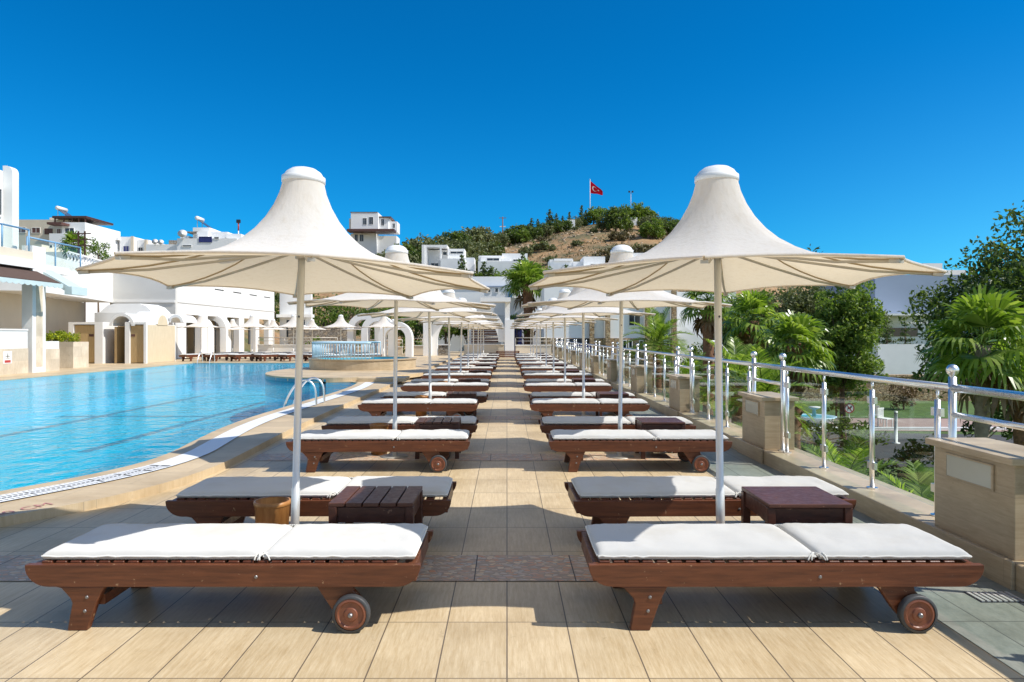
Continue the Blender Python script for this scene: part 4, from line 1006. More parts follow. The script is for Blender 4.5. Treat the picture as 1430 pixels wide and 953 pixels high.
MB().box(.007,.009,-.15,.15,-.19,-.10).build('red_band', 'red_paint', ns)
MB().box(.007,.009,-.03,.03,-.02,.10).box(.007,.009,-.12,.12,.02,.05).box(.007,.009,-.1,.1,-.06,-.035).lathe([(0,0),(.035,0),(.035,.002)], (.008,0,.14), 10).build('figure_symbol', 'arm_metal', ns)
# --- planter with yellow green hedge
pb = thing('planter', 'travertine planter filled with yellow-green hedge beside the bar', 'planter', (-19.2,30.3,DZ))
MB().box(-1.2,.78,-.5,.6,0,1.12).build('box', 'pale_cladding', pb)
cm_, _ = crown((-.2,.05,1.2), (.95,.55,.36), 46, 45, .11, 61, .5, -.2); cm_.build('hedge_foliage', 'leaf_yellow', pb, fix=False)
# --- shower cabins
sc = thing('shower_cabin', 'white vaulted shower cabins with wooden doors beside the pool', 'building', (-19.6,36.3,DZ))
sx, sy, sz = -19.6, 36.3, DZ
def P2(nm, mat, x0, x1, y0, y1, z0, z1, root=None): return MB().box(x0-sx,x1-sx,y0-sy,y1-sy,z0-sz,z1-sz).build(nm, mat, root or sc)
P2('wall', 'white_paint', -21.75,-17.9,36.2,37.9,.08,2.02)
for x0, x1 in ((-21.75,-21.5),(-20.45,-20.05),(-18.95,-18.72),(-18.02,-17.9)): P2('pier', 'white_paint', x0,x1,34.8,36.199,.08,2.02)
P2('lintel', 'white_paint', -21.75,-20.05,34.8,36.199,2.021,2.14); P2('lintel', 'white_paint', -18.95,-17.9,34.8,36.199,2.021,2.14)
d1 = P2('door', 'door_wood', -21.49,-20.46,34.9,34.95,.12,1.98); P2('sign_plate', 'brown_paint', -20.78,-20.55,34.885,34.899,1.42,1.54, d1)
d2 = P2('door', 'door_wood', -18.71,-18.03,34.9,34.95,.12,1.98); P2('sign_plate', 'brown_paint', -18.69,-18.5,34.885,34.899,1.42,1.54, d2)
P2('screen', 'door_wood', -19.52,-19.42,34.9,36.1,.1,1.9); P2('alcove_lining', 'door_wood', -20.04,-18.96,36.15,36.198,.1,1.95)
P2('end_cladding', 'cabin_cladding', -17.899,-17.88,34.95,37.8,.1,2.0)
def vault(x0, x1, yc, zc, r_, nm='vault', mat='white_paint', axis='X', t=0):
    pts = [(yc+r_*math.cos(RAD(a)), zc+r_*math.sin(RAD(a))) for a in range(0,181,10)]
    if t: pts += [(yc+(r_-t)*math.cos(RAD(a)), zc+(r_-t)*math.sin(RAD(a))) for a in range(180,-1,-10)]
    if axis == 'X': return MB().prism([(a-sy,b-sz) for a,b in pts], x0-sx, x1-sx, 'YZ').build(nm, mat, sc)
    return MB().prism([(a-sx,b-sz) for a,b in pts], x0-sy, x1-sy, 'XZ').build(nm, mat, sc)
vault(-19.0,-17.86,36.4,2.05,.66); vault(-19.0,-17.85,36.4,2.0,.52,'vault_infill','cabin_cladding')
vault(34.78,36.2,-19.1,1.95,.62,'arch','white_paint','Y',.14)
MB().prism([(a-sx,b-sz) for a,b in [(-22.3,.08),(-22.3,2.65),(-22.0,2.75),(-21.6,3.1),(-21.2,3.2),(-19.9,3.2),(-19.5,3.05),(-19.2,2.75),(-19.0,2.2),(-19.0,.08)]], 37.95-sy, 40-sy, 'XZ').build('domed_block', 'white_paint', sc)
P2('shade_grey_side', 'grey_shade_stucco', -22.28,-20.6,37.9,37.948,.08,2.7)  # thin grey sheet: shade painted over the white block's front
for i, x in enumerate((-19.55,-18.75,-18.0)): vault(38.1,39.8,x,2.3-.06*i,.42,'small_vault','white_paint','Y',.14)
# --- white building behind the cabins
wb = thing('terrace_building', 'long white two storey building with an open ground floor arcade', 'building', (-19.7,42,0))
tx, ty = -19.7, 42
def P3(nm, mat, x0, x1, y0, y1, z0, z1, root=None): return MB().box(x0-tx,x1-tx,y0-ty,y1-ty,z0,z1).build(nm, mat, root or wb)
ops = [(43.1,45.2),(46.2,48.5),(49.4,51.6),(52.6,55.0),(55.8,58.0)]
prev = 42
for a, b in ops + [(59.4,60)]:
    P3('pier', 'white_paint', -20.1,-19.7,prev,a,0,2.75); prev = b
P3('upper_wall', 'white_paint', -20.1,-19.7,42,59.4,2.751,5.7); P3('floor_band', 'grey_shade_stucco', -19.699,-19.66,42,59.4,3.44,3.50)
P3('back_wall', 'cream_stucco', -23.6,-23.3,43,60,0,5.6); P3('ceiling', 'grey_shade_stucco', -23.3,-20.1,42.3,59.4,2.9,3.1); P3('gable_wall', 'grey_shade_stucco', -23.6,-19.7,41.7,41.999,0,5.7); P3('gable_band', 'white_paint', -23.6,-19.72,41.64,41.698,3.42,3.56)  # gable is grey because its shade is put into the colour
P3('roof', 'white_paint', -23.6,-19.7,42,59.4,5.701,5.85)
for k in range(4): P3('parapet_slot', 'black_paint', -19.698,-19.69,47.3+3.2*k,48.8+3.2*k,4.55,4.62)
for y in (45.3,48.6,51.9,55.2): P3('panel_joint', 'grey_shade_stucco', -19.699,-19.692,y,y+.05,3.52,5.6)
for a, b in ops: P3('interior_shade_sheet', 'window_glass', -20.62,-20.58,a+.1,b-.1,.75,2.6)  # dark sheets behind the openings, standing in for the shade inside
P3('wing_wall', 'white_paint', -19.6,-16.9,60.5,61,0,5.3); window(wb, -18.2-tx, 2.0, 1.6, 1.6, 60.5-ty); P3('balcony', 'white_paint', -19.6,-16.6,59.6,60.49,3.0,3.25)
cw = thing('curved_wing', 'white wing with a wide lit band overhanging a shaded recessed wall', 'building', (-21.5,36,0))
def q4(a, b, t, z0, z1, nm, mat):
    a, b = Vector(a), Vector(b); d = (b-a).normalized(); n = Vector((d.y,-d.x))*t
    pts = [a, b, b-n, a-n]; m = MB().prism([(p.x+21.5, p.y-36) for p in pts], z0, z1, 'XY'); return m.build(nm, mat, cw)
q4((-20.6,30.5),(-21.9,36.5),2.5,3.42,5.15,'upper_band','white_paint'); q4((-21.9,36.5),(-23.45,41.8),2.5,3.42,5.2,'upper_band','white_paint')
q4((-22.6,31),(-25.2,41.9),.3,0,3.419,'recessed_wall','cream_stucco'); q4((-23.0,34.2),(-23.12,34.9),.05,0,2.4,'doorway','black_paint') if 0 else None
P = thing('roof_lattice', 'white lattice parapet on the white wing roof', 'parapet', (-22.7,38,5.2))
lm = MB()
for k in range(16):
    y0 = -2.2+.4*k; lm.bar((.25-.07*k,y0,.03),(.25-.07*k-.1,y0+.4,.5),.05,.05); lm.bar((.25-.07*k-.1,y0+.4,.03),(.25-.07*k,y0,.5),.05,.05)
lm.build('lattice', 'white_paint', P); MB().bar((.4,-2.3,.53),(-.9,4.3,.53),.1,.07).build('top_rail', 'white_paint', P); MB().bar((.4,-2.3,.02),(-.9,4.3,.02),.1,.05).build('bottom_rail', 'navy_paint', P)
# --- far deck: low walls, garden arches, loungers and parasols behind the pool
def lowwall(label, x0, x1, y, h, mat='cream_stucco', rail=True):
    r = thing('low_wall', label, 'wall', ((x0+x1)/2,y,0), 0); w = (x1-x0)/2
    MB().box(-w,w,-.12,.12,0,h).build('wall', mat, r); MB().box(-w-.03,w+.03,-.16,.16,h+.001,h+.06).build('coping', 'white_paint', r)
    if rail:
        rr_ = MB().tube([(-w,0,h+.55),(w,0,h+.55)], .03, 6).tube([(-w,0,h+.32),(w,0,h+.32)], .018, 6).build('rail', 'arm_metal', r)
        n_ = max(2, int(w/.9))
        for k in range(n_+1): MB().tube([(-w+2*w*k/n_,0,h+.05),(-w+2*w*k/n_,0,h+.55)], .022, 6).build('rail_post', 'arm_metal', rr_)
lowwall('long white low wall with a metal rail behind the far loungers', -17.9,-12.2,50.5,.75,'white_paint')
lowwall('pale low wall with a rail behind the round pool', -12.0,-7.6,51,.6)
lowwall('cream low wall with a rail between the garden arches and the gate', -7.0,-5.2,50.6,.7)
lowwall('cream low wall right of the gate pillar', .6,3.1,49.4,.75)
lowwall('cream low wall with a rail left of the gate pillar', -3.0,-.2,49.4,.8)
def garden_arch(label, x, y, w, h, depth=.9):
    r = thing('garden_arch', label, 'arch', (x,y,DZ), 0, 'white garden arches'); R = w/2; t = .42
    for s in (-1,1): MB().box(s*R-(t if s > 0 else 0), s*R+(t if s < 0 else 0), -depth/2, depth/2, 0, h-R-.001).build('pier', 'white_paint', r)
    pts = [(R*math.cos(RAD(a)), h-R+R*math.sin(RAD(a))) for a in range(0,181,9)] + [((R-t)*math.cos(RAD(a)), h-R+(R-t)*math.sin(RAD(a))) for a in range(180,-1,-9)]
    MB().prism(pts, -depth/2, depth/2).build('arch_ring', 'white_paint', r)
for i, (px, y, w, h, lb) in enumerate(((272,46.5,2.2,2.75,'white garden arch next to the shower cabins'), (297,48,2.2,2.85,'white garden arch second from the shower cabins'),
        (510,48.5,2.3,2.9,'white garden arch behind the curved blue railing'), (529,47.3,2.2,2.75,'middle white garden arch of the three behind the round pool'), (553,46,2.2,2.3,'white garden arch by the poolside row, lowest of three'))):
    garden_arch(lb, wx(px,y), y, w, h)
gt = thing('gate_arch', 'tall white entrance arch and square pillar closing the terrace', 'arch', (-2.7,48.6,0))
MB().box(2.55,3.2,-.4,.4,0,2.55).build('pillar', 'white_stucco', gt); MB().box(-.3-2.4,-2.1,-.3,.3,0,1.2).build('pier', 'white_paint', gt)
R = 2.75; pts = [(R*math.cos(RAD(a)), 1.0+R*math.sin(RAD(a))) for a in range(0,181,6)] + [((R-.65)*math.cos(RAD(a)), 1.0+(R-.65)*math.sin(RAD(a))) for a in range(180,-1,-6)]
MB().prism(pts, -.28, .28).build('arch_ring', 'white_paint', gt)
MB().box(.9,2.95,-1.0,.9,3.76,4.05).build('roof_plate', 'white_paint', gt); MB().box(2.56,2.9,-.25,.35,2.551,3.759).build('post', 'white_paint', gt)
ga = thing('entrance_arch', 'white arch pillar beside the grey rubble wall', 'arch', (wx(597,48),48,0))
MB().box(-.25,.25,-.4,.4,0,3.2).build('pillar', 'white_paint', ga)
pts = [(2.2+2.45*math.cos(RAD(a)), 1.6+2.45*math.sin(RAD(a))) for a in range(90,181,6)] + [(2.2+2.05*math.cos(RAD(a)), 1.6+2.05*math.sin(RAD(a))) for a in range(180,89,-6)]
MB().prism(pts, -.3, .3).build('arch_ring', 'white_paint', ga)
sw = thing('stone_wall', 'grey rubble wall beyond the terrace end', 'wall', (wx(616,51),51,0)); MB().box(-.7,.62,-.2,.2,-.5,.75).build('face', 'grey_stone', sw); MB().box(-.75,.67,-.25,.25,.751,.83).build('coping', 'white_paint', sw)
sw = thing('stone_wall', 'rubble wall behind the far deck planting', 'wall', (wx(440,60),60,-.5)); MB().box(-2.2,3.4,-.3,.3,0,2.6).build('face', 'grey_stone', sw); MB().box(-2.25,3.45,-.35,.35,2.601,2.7).build('coping', 'white_paint', sw)
pk = thing('brown_hut', 'brown louvred service hut behind the gate', 'hut', (wx(680,56),56,-.2))
MB().box(-1.5,1.3,-.8,.8,0,2.5).build('wall', 'white_paint', pk)
lv = MB()
for k in range(9): lv.box(-1.2,1.1,-.86,-.81,.5+.2*k,.63+.2*k)
lv.build('louvres', 'pergola_wood', pk)
FL = make_lounger(False)
cushions(FL, 71)
k = 0
for row, (y, x0, n_, dx, rz) in enumerate(((38.4,-16.9,8,1.32,1.12),(42.0,-16.4,6,1.5,1.15))):
    for i in range(n_):
        place(FL, k == 0, (x0+dx*i, y+.1*math.sin(3*i), DZ), rz+.06*math.sin(i*2), f'sun lounger beyond the pool, {nth(i)} from the cabins in the {"front" if row == 0 else "back"} line', 'sun loungers at the far end of the pool'); k += 1
for i in range(4): place(tA, False, (-16.2+2.64*i, 38.0, DZ), .2*i, f'small wooden table among the far loungers, {nth(i)} from the cabins', 'tables among the far loungers', .9)
for row, (y, pxs) in enumerate(((41,(281.8,353,411,477,536.5)), (49,(326,382.6,437,496.6,550)))):
    for i, px in enumerate(pxs):
        o = place(um, False, (wx(px-1,y), y, DZ if y < 45 else .0), .3*i, f'white parasol beyond the pool, {nth(i)} from the cabins in the {"front" if row == 0 else "back"} line', 'white parasols at the far end of the pool')
        if y > 45: o.scale = (.98,.98,1.0)
# --- white hotel wing with stone pilasters
hw = thing('hotel_wing', 'white hotel wing with golden stone pilasters and dark double windows', 'building', (10,54,-3))
hx, hy, hz_ = 10, 54, -3
def P5(nm, mat, x0, x1, y0, y1, z0, z1, root=None, bev=0): return MB().box(x0-hx,x1-hx,y0-hy,y1-hy,z0-hz_,z1-hz_).build(nm, mat, root or hw)
X0, X1 = wx(760,54), wx(946,54)
P5('wall', 'white_stucco', X0, X1, 54, 60, 1.25, 5.2); P5('stone_base', 'gold_stone', X0-.05, X1+.02, 53.9, 60, -3, 1.249)
for px in (826,848,903,940): P5('pilaster', 'gold_stone', wx(px-3.2,54), wx(px+3.2,54), 53.6, 53.899, -3, 4.9)
for px in (872,921): P5('recess_edge', 'bluegrey_wall', wx(px-30,54)+.36, wx(px-26,54)+.2, 53.94, 53.998, 1.3, 4.9) if 0 else None
for px in (886,920.5): window(hw, wx(px,54)-hx, wz(446,54)-hz_, .82, .95, 54-hy, 'white_paint', 'window_glass', 1)
for px in (872,880,895,917,925,932): window(hw, wx(px,54)-hx, wz(481,54)-hz_, .22, .55, 53.9-hy, 'white_paint', 'window_glass', 0)
P5('blue_awning', 'navy_paint', wx(788,54), wx(824,54), 53.3, 53.89, .05, .75); P5('terrace_opening', 'window_glass', wx(780,54), wx(822,54), 53.85, 53.898, .8, 1.2)
P5('side_wall', 'white_stucco', X1+.021, X1+5.5, 57, 60, -3, 5.0)
MB().prism([(0,0),(3.3,0),(3.3,3.0),(0,5.6)], 0, .3).build('stair_wall', 'white_paint', hw).location = (X1+.03-hx, 55.0-hy, 0.2)
for px in (952,959): window(hw, wx(px,57)-hx, wz(481,57)-hz_, .3, .7, 57-hy, 'white_paint', 'window_glass', 0)
hb = thing('hotel_block', 'long low white hotel block with small square windows and a blue band', 'building', (0,66,-3))
def P6(nm, mat, x0, x1, y0, y1, z0, z1): return MB().box(x0,x1,y0-66,y1-66,z0+3,z1+3).build(nm, mat, hb)
P6('wall', 'white_stucco', wx(600,66), wx(715,66), 66, 74, -3, wz(401,66)); P6('parapet', 'white_stucco', wx(600,66)-.05, wx(715,66)+.03, 66.4, 74, wz(401,66)+.001, wz(386,66)); P6('blue_band', 'bluegrey_wall', wx(600,66)-.05, wx(715,66)+.04, 65.9, 66.399, wz(401.5,66), wz(399.5,66))
P6('wall', 'white_stucco', wx(715,66)+.04, wx(765,66), 64, 74, -3, wz(404,66)); P6('wall', 'white_stucco', wx(768,66), wx(845,66), 66, 74, -3, wz(388,66)); P6('ledge', 'bluegrey_wall', wx(776,66), wx(845,66), 65.85, 65.995, wz(397,66), wz(396,66))
for px in (683,693.5): window(hb, wx(px,66), wz(405.5,66)+3, .26, .36, 0, 'white_paint', 'window_glass', 0)
window(hb, wx(722,64), wz(410,64)+3, .3, .62, -2, 'white_paint', 'window_glass', 1); window(hb, wx(713,66), wz(410,66)+3, .36, .7, 0, 'blue_paint', 'blue_paint', 0); window(hb, wx(792,66), wz(401,66)+3, .9, .16, 0, 'white_paint', 'window_glass', 0)
P6('porch', 'navy_paint', wx(712,62), wx(729,62), 62, 63.9, -.5, wz(441,62)); P6('porch_wall', 'white_stucco', wx(690,63), wx(732,63), 63, 63.99, wz(441,63), wz(416,63))
# --- pale office block far behind the garden
ob = thing('office_block', 'blue-grey flat office block with a white lower storey', 'building', (38,70,-3))
def P7(nm, mat, x0, x1, y0, y1, z0, z1): return MB().box(x0-38,x1-38,y0-70,y1-70,z0+3,z1+3).build(nm, mat, ob)
P7('upper_wall', 'bluegrey_wall', wx(1222,70), wx(1480,70), 70, 84, wz(441,70), wz(384,70)); P7('canopy_edge', 'white_paint', wx(1190,66), wx(1300,66), 66, 71, wz(441.5,68), wz(439,68)); P7('lower_wall', 'white_stucco', wx(1200,70), wx(1480,70), 71.1, 82, -3, wz(442,70))
P7('window_band', 'window_glass', wx(1215,70), wx(1290,70), 71.0, 71.09, wz(470,70), wz(458,70)); P7('rail', 'white_paint', wx(1200,69), wx(1300,69), 68.9, 69, wz(452,69), wz(450,69))
tb = thing('tower_block', 'distant white tower block behind the large garden tree', 'building', (wx(1303,120),120,-3))
MB().box(-1.7,1.6,0,4,0,wz(368,120)+3).build('wall', 'white_stucco', tb); MB().box(1.61,6,.5,4,0,wz(377,120)+3).build('lower_wall', 'white_stucco', tb)
for k in range(3): window(tb, 0, wz(376+5*k,120)+3, .8, .35, 0)
# --- villas on the hillside
def base(x, y): return ground(x, y)
def villa(name, label, px0, px1, y, pieces, wins=(), group='white cubic villas on the slope', wall='white_stucco', cat='house'):
    x0 = wx(px0, y); z0 = min(base(x0, y), base(wx(px1, y), y), base(wx((px0+px1)/2, y), y)) - 2.5
    r = thing(name, label, cat, (x0, y, z0), 0, group)
    for (a, b, ty_, by_, d0, d1, *m) in pieces:
        zb = z0 if by_ is None else wz(by_, y)
        MB().box(wx(a,y)-x0, wx(b,y)-x0, d0, d1, zb-z0, wz(ty_,y)-z0).build('wall', m[0] if m else wall, r)
    for (a, b, t, bt, d, *m) in wins:
        window(r, (wx(a,y)+wx(b,y))/2-x0, (wz(t,y)+wz(bt,y))/2-z0, wx(b,y)-wx(a,y), wz(t,y)-wz(bt,y), d, m[0] if m else 'white_paint', m[1] if len(m) > 1 else 'window_glass', m[2] if len(m) > 2 else 1)
    return r, x0, z0
v, x0, z0 = villa('cubic_villa', 'white cubic villa with a tall open frame below the wooded ridge', 589, 662, 150, [(589,593,342,None,0,6),(593.05,624,342,345.4,.3,6),(593.05,596,345.45,None,.3,6),(596.05,624,347,None,3,7),(614,616,345.45,None,.3,1),(624.05,648,346.2,None,2,7),(648.05,662,359,None,1.5,7),(616.05,650,362,None,-1,1.99)], [(628,646,350,353,2),(617,622,350,354,3,'white_paint','window_glass',0),(600,610,366,372,3)])
v, x0, z0 = villa('cubic_villa', 'white cubic villa behind the tall palm', 668, 737, 146, [(668,701,356.5,None,1,7),(671,700,358.5,None,.5,.99),(701.05,737,353,None,1.6,7),(701.05,712,360,None,.9,1.59),(668,737,366,None,-1.5,.49)], [(680,697,360.5,364,.5),(717,724,361.5,366,1.6),(726,729,361,366,1.6,'white_paint','window_glass',0)])
v, x0, z0 = villa('cubic_villa', 'white stepped villa below the dry slope', 768, 845, 140, [(768,801,362,None,1,7),(774,800,361,364,.5,.99),(801.05,815,365,None,.9,7),(815.05,845,358.5,None,0,7),(784,845,373.5,None,-2.2,-.01),(768,783.9,372,None,-1.5,.4)], [(825,834,369,373.2,0),(785,800,371,373.4,.95,'white_paint','window_glass',2),(797,812,384.5,387,-2.2),(832,842,382,385,-2.2)])
v, x0, z0 = villa('cubic_villa', 'white villa peeping between the two front parasols', 878, 902, 152, [(878,902,353.5,None,0,6),(880,892,361,None,-1,-.01)], [(884,892,364,368,-1)])
v, x0, z0 = villa('hilltop_house', 'white hilltop house with a dark pergola on the ridge', 488, 552, 190, [(490,528,297,322,0,8),(487,489.9,305,322,.5,7,'cream_stucco'),(528.05,541,303,322,1.5,8),(541.05,552,307,322,3,8),(489,525,326,None,.5,7),(525.05,552,328,None,2,8)], [(507,512,305,314,0),(515.5,521,303.5,313.5,0),(531,535,305,314,1.5),(495,499,327.5,337,.5),(502,507,327.5,337,.5),(546,549,310,316,3)], group='houses on the ridge')
MB().box(wx(488,190)-x0, wx(553,190)-x0, -3.2, .49, wz(325.5,190)-z0, wz(322.3,190)-z0).build('pergola', 'brown_paint', v); MB().box(wx(489,190)-x0, wx(527,190)-x0, -.1, 8.1, wz(296.9,190)-z0, wz(296.2,190)-z0).build('roof_edge', 'pergola_wood', v); MB().box(wx(527,190)-x0, wx(545,190)-x0, 1.1, 8.2, wz(303,190)-z0, wz(301.5,190)-z0).build('roof', 'pergola_wood', v)
# --- houses of the town on the left
v, x0, z0 = villa('apartment_house', 'beige apartment house with brown shutters and a roof pergola', 20, 127, 105, [(14,95,307,None,0,9,'cream_stucco'),(57,80,301,306.9,2,6,'cream_stucco'),(95.05,127,313,None,-1.5,8,'white_stucco'),(90,122,331,None,-3.5,-1.51,'white_stucco')], [(23,36,318,325,0,'white_paint','brown_paint'),(45,56,318.5,325.5,0,'white_paint','brown_paint'),(63,73,320,327,0,'brown_paint','brown_paint'),(80,85,320,327,0,'white_paint','brown_paint'),(86,96,320,328,-.01 if 0 else 0,'white_paint','window_glass'),(100,112,321,328,-1.5),(78,82,333,337,-0 if 0 else 0,'white_paint','window_glass',0)], group='houses of the town', wall='cream_stucco')
pg = MB().box(wx(80,105)-x0, wx(127,105)-x0, -1.2, 6, wz(306.5,105)-z0, wz(303.6,105)-z0); pgo = pg.build('pergola', 'pergola_wood', v)
for px in (83,95,107,116,125): MB().box(wx(px,105)-x0-.08, wx(px,105)-x0+.08, -1.1, -.94, wz(313,105)-z0, wz(306.5,105)-z0).build('pergola_post', 'pergola_wood', pgo)
MB().box(wx(86,105)-x0, wx(106,105)-x0, -3.4, -1.51, wz(318.5,105)-z0, wz(315.5,105)-z0).build('awning', 'brown_paint', v); solar(v, wx(77,105)-x0, 3, wz(301,105)-z0, 1.1)
v, x0, z0 = villa('balcony_house', 'low beige house with navy windows and a flowered roof terrace', 112, 205, 112, [(112,134,331,None,2,9),(134.05,167,333.5,None,3,9,'cream_stucco'),(134.05,168,332,336,-.5,2.99,'white_stucco'),(167.05,187,331,None,0,9,'white_stucco'),(184,187.5,330.5,None,-.3,-.01,'cream_stucco'),(187.55,203,334,None,1,9),(199,202,334,None,.6,.99,'cream_stucco'),(134.05,168,352,None,-.5,2.9)], [(125,131,342,350,2,'navy_paint','navy_paint'),(147,159,343.5,350.5,3,'navy_paint','navy_paint'),(162,165,344,350,3,'navy_paint','navy_paint',0),(172.5,180,344,351.5,0,'white_paint','navy_paint'),(141,144,342.5,350,3,'navy_paint','navy_paint',0),(189,195,345,350,1)], group='houses of the town')
fm_, _ = crown(((wx(151,112)-x0), 1, wz(330.5,112)-z0), (1.9,.8,.35), 22, 24, .22, 71, .8, -.5); fm_.build('roof_flowers', 'leaf_brown', v, fix=False)
v, x0, z0 = villa('dish_house', 'white stepped house with satellite dishes and a solar tank on its roof', 205, 333, 98, [(204,253,341.5,None,0,8),(226,250,333,341.4,2,8,'grey_stone'),(238,250,325.5,332.9,3,8),(250.05,333,334,None,-.6,8),(256,280,313.5,333.9,3,8),(268.05,312,322,333.9,1.5,8),(250.5,268,320.5,322,2,7.9,'grey_stone'),(312.05,333,325.5,333.9,1,8),(272,286,321.9,333.95,1.0,1.49)], [(281,298,332.2,339,-.6,'navy_paint','navy_paint',1),(302,308,332.5,334.5,-.6,'white_paint','window_glass',0),(258,270,343.6,345.2,-.6,'white_paint','window_glass',0),(310,314,331.5,333.4,1)], group='houses of the town')
for px, py, r_, nm in ((220,339,.42,0),(228,339.5,.4,1),(258,328,.62,2)): dish(v, (wx(px,98)-x0, -.7, wz(py,98)-z0), r_, .3).build('satellite_dish', 'cap_plastic', v)
solar(v, wx(270,98)-x0, 4, wz(313,98)-z0, 1.0)
v, x0, z0 = villa('townhouse', 'white house with small windows behind the bar balcony', 40, 108, 80, [(50,108,352,None,0,7),(20,50,340,None,1,7,'cream_stucco')], [(96,98,361,368,0,'white_paint','window_glass',0),(103,105,363,368,0,'white_paint','window_glass',0),(70,73,343,346,0,'white_paint','window_glass',0)], group='houses of the town')
ut = thing('utility_pole', 'brown lattice utility pole with cross pieces near the beige apartment house', 'utility pole', (wx(114,70),70,ground(wx(114,70),70)))
h_ = wz(323,70)-ground(wx(114,70),70)
for s in (-1,1): MB().box(s*.32-.06,s*.32+.06,-.06,.06,0,h_).build('leg', 'pergola_wood', ut)
lt = MB()
for k in range(int(h_/.5)): lt.bar((-.26,0,.25+.5*k),(.26,0,.6+.5*k),.05,.04)
lt.build('lattice', 'pergola_wood', ut)
for k in range(3): MB().box(-.9,.9,-.05,.05,h_-.3-.6*k,h_-.2-.6*k).build('cross_arm', 'pergola_wood', ut)
am = thing('radio_mast', 'thin red and white radio mast above the white stepped house', 'mast', (wx(333,128),128,ground(wx(333,128),128)))
h_ = wz(307,128)-ground(wx(333,128),128)
MB().tube([(0,0,0),(0,0,h_-2)], .10, 6).build('mast', 'white_paint', am); MB().tube([(0,0,h_-2),(0,0,h_-.6)], .13, 6).build('red_section', 'red_paint', am)
MB().box(-.35,.35,-.15,.15,h_-.6,h_).build('antenna', 'black_paint', am)
pp = thing('telephone_pole', 'wooden telephone pole with a cross arm on the hillside', 'utility pole', (wx(702,235),235,ground(wx(702,235),235)))
h_ = wz(303,235)-ground(wx(702,235),235)
MB().tube([(0,0,-.5),(0,0,h_)], [.22,.15], 8).build('pole', 'palm_bark', pp); MB().box(-1.2,1.2,-.08,.08,h_-.5,h_-.3).build('cross_arm', 'palm_bark', pp)
MB().box(-1.0,1.0,-.1,.1,h_-3.4,h_-3.15).build('cross_arm', 'white_paint', pp)
# --- flag on the hilltop
fy = 262; fx = wx(824,fy); fz = ground(fx,fy)
fl = thing('flag', 'red flag with white crescent and star flying on a tall pole on the hilltop', 'flag', (fx,fy,fz))
h_ = wz(251.5,fy)-fz
MB().tube([(0,0,-.5),(0,0,h_)], [.16,.09], 8).build('pole', 'white_paint', fl); MB().lathe([(0,.3),(.15,.2),(.2,0),(0,-.1)], (0,0,h_), 8).build('finial', 'white_paint', fl)
fm = MB(); nx, nz_ = 22, 14; vs = []
def flagp(u, v):   # u along the fly, v down the hoist; the fly end droops
    x = 4.7*u; z = h_-.4 - 4.55*v*(1-.72*u**1.1) - 3.9*u**1.05
    return (.12+x, .45*math.sin(u*7+v*2)*u, z + .12*math.sin(u*9+v*3)*u)
for j in range(nz_+1):
    for i in range(nx+1): vs.append(flagp(i/nx, j/nz_))
fm.add(vs, [(j*(nx+1)+i, j*(nx+1)+i+1, (j+1)*(nx+1)+i+1, (j+1)*(nx+1)+i) for j in range(nz_) for i in range(nx)], True)
cl_ = fm.build('cloth', 'flag_cloth', fl, fix=False)
cm_ = MB()
def onflag(a, b): p = flagp(a, b); return (p[0], p[1]-.05, p[2])
for k in range(20):
    a, b = RAD(40+280*k/20), RAD(40+280*(k+1)/20)
    def cr_(t, r_, ox_): return onflag(.34+ox_+r_*math.cos(t)*.8, .5-r_*math.sin(t))
    cm_.add([cr_(a,.25,0), cr_(b,.25,0), cr_(b,.20,.045), cr_(a,.20,.045)], [(0,1,2,3)])
st_ = []
for k in range(10): r_ = .13 if k % 2 == 0 else .052; st_.append(onflag(.62+r_*math.cos(PI+k*PI/5)*.8, .5+r_*math.sin(PI+k*PI/5)))
cm_.add(st_ + [onflag(.62,.5)], [(k, (k+1)%10, 10) for k in range(10)]); cm_.build('crescent_and_star', 'flag_white', cl_, fix=False)
v, x0, z0 = villa('hilltop_hut', 'dark wooden hut under the two pines on the hilltop', 846, 872, 256, [(846,872,302,None,0,4,'pergola_wood'),(850,868,304,None,-1,-.01,'grey_shade_stucco')], [(853,857,305,308,-1),(861,865,305,308,-1)], group='huts on the hilltop', cat='hut')
MB().prism([(-.6,0),(wx(872,256)-x0+.5,0),(wx(872,256)-x0-.5,1.3),(1.5,1.0)], -1.8, 4.3).build('roof', 'brown_paint', v).location = (0,0,wz(302,256)-z0)
villa('hilltop_hut', 'small pale hut right of the dark wooden hut', 880, 890, 256, [(880,890,304,None,0,3,'white_stucco')], [(883,886,305,307,0)], group='huts on the hilltop', cat='hut')
villa('hilltop_hut', 'small white block left of the flag pole', 792, 803, 250, [(792,803,307,None,0,3,'white_stucco')], [(796,799,309,312,0)], group='huts on the hilltop', cat='hut')
lm_ = thing('floodlight_mast', 'thin floodlight mast above the pines on the hilltop', 'mast', (wx(881,258),258,ground(wx(881,258),258)))
h_ = wz(268,258)-lm_.location.z
MB().tube([(0,0,0),(0,0,h_)], .09, 6).build('mast', 'arm_metal', lm_)
for s in (-1,1): MB().box(s*.6-.3,s*.6+.3,-.2,.2,h_-.3,h_+.3).build('floodlight', 'black_paint', lm_)
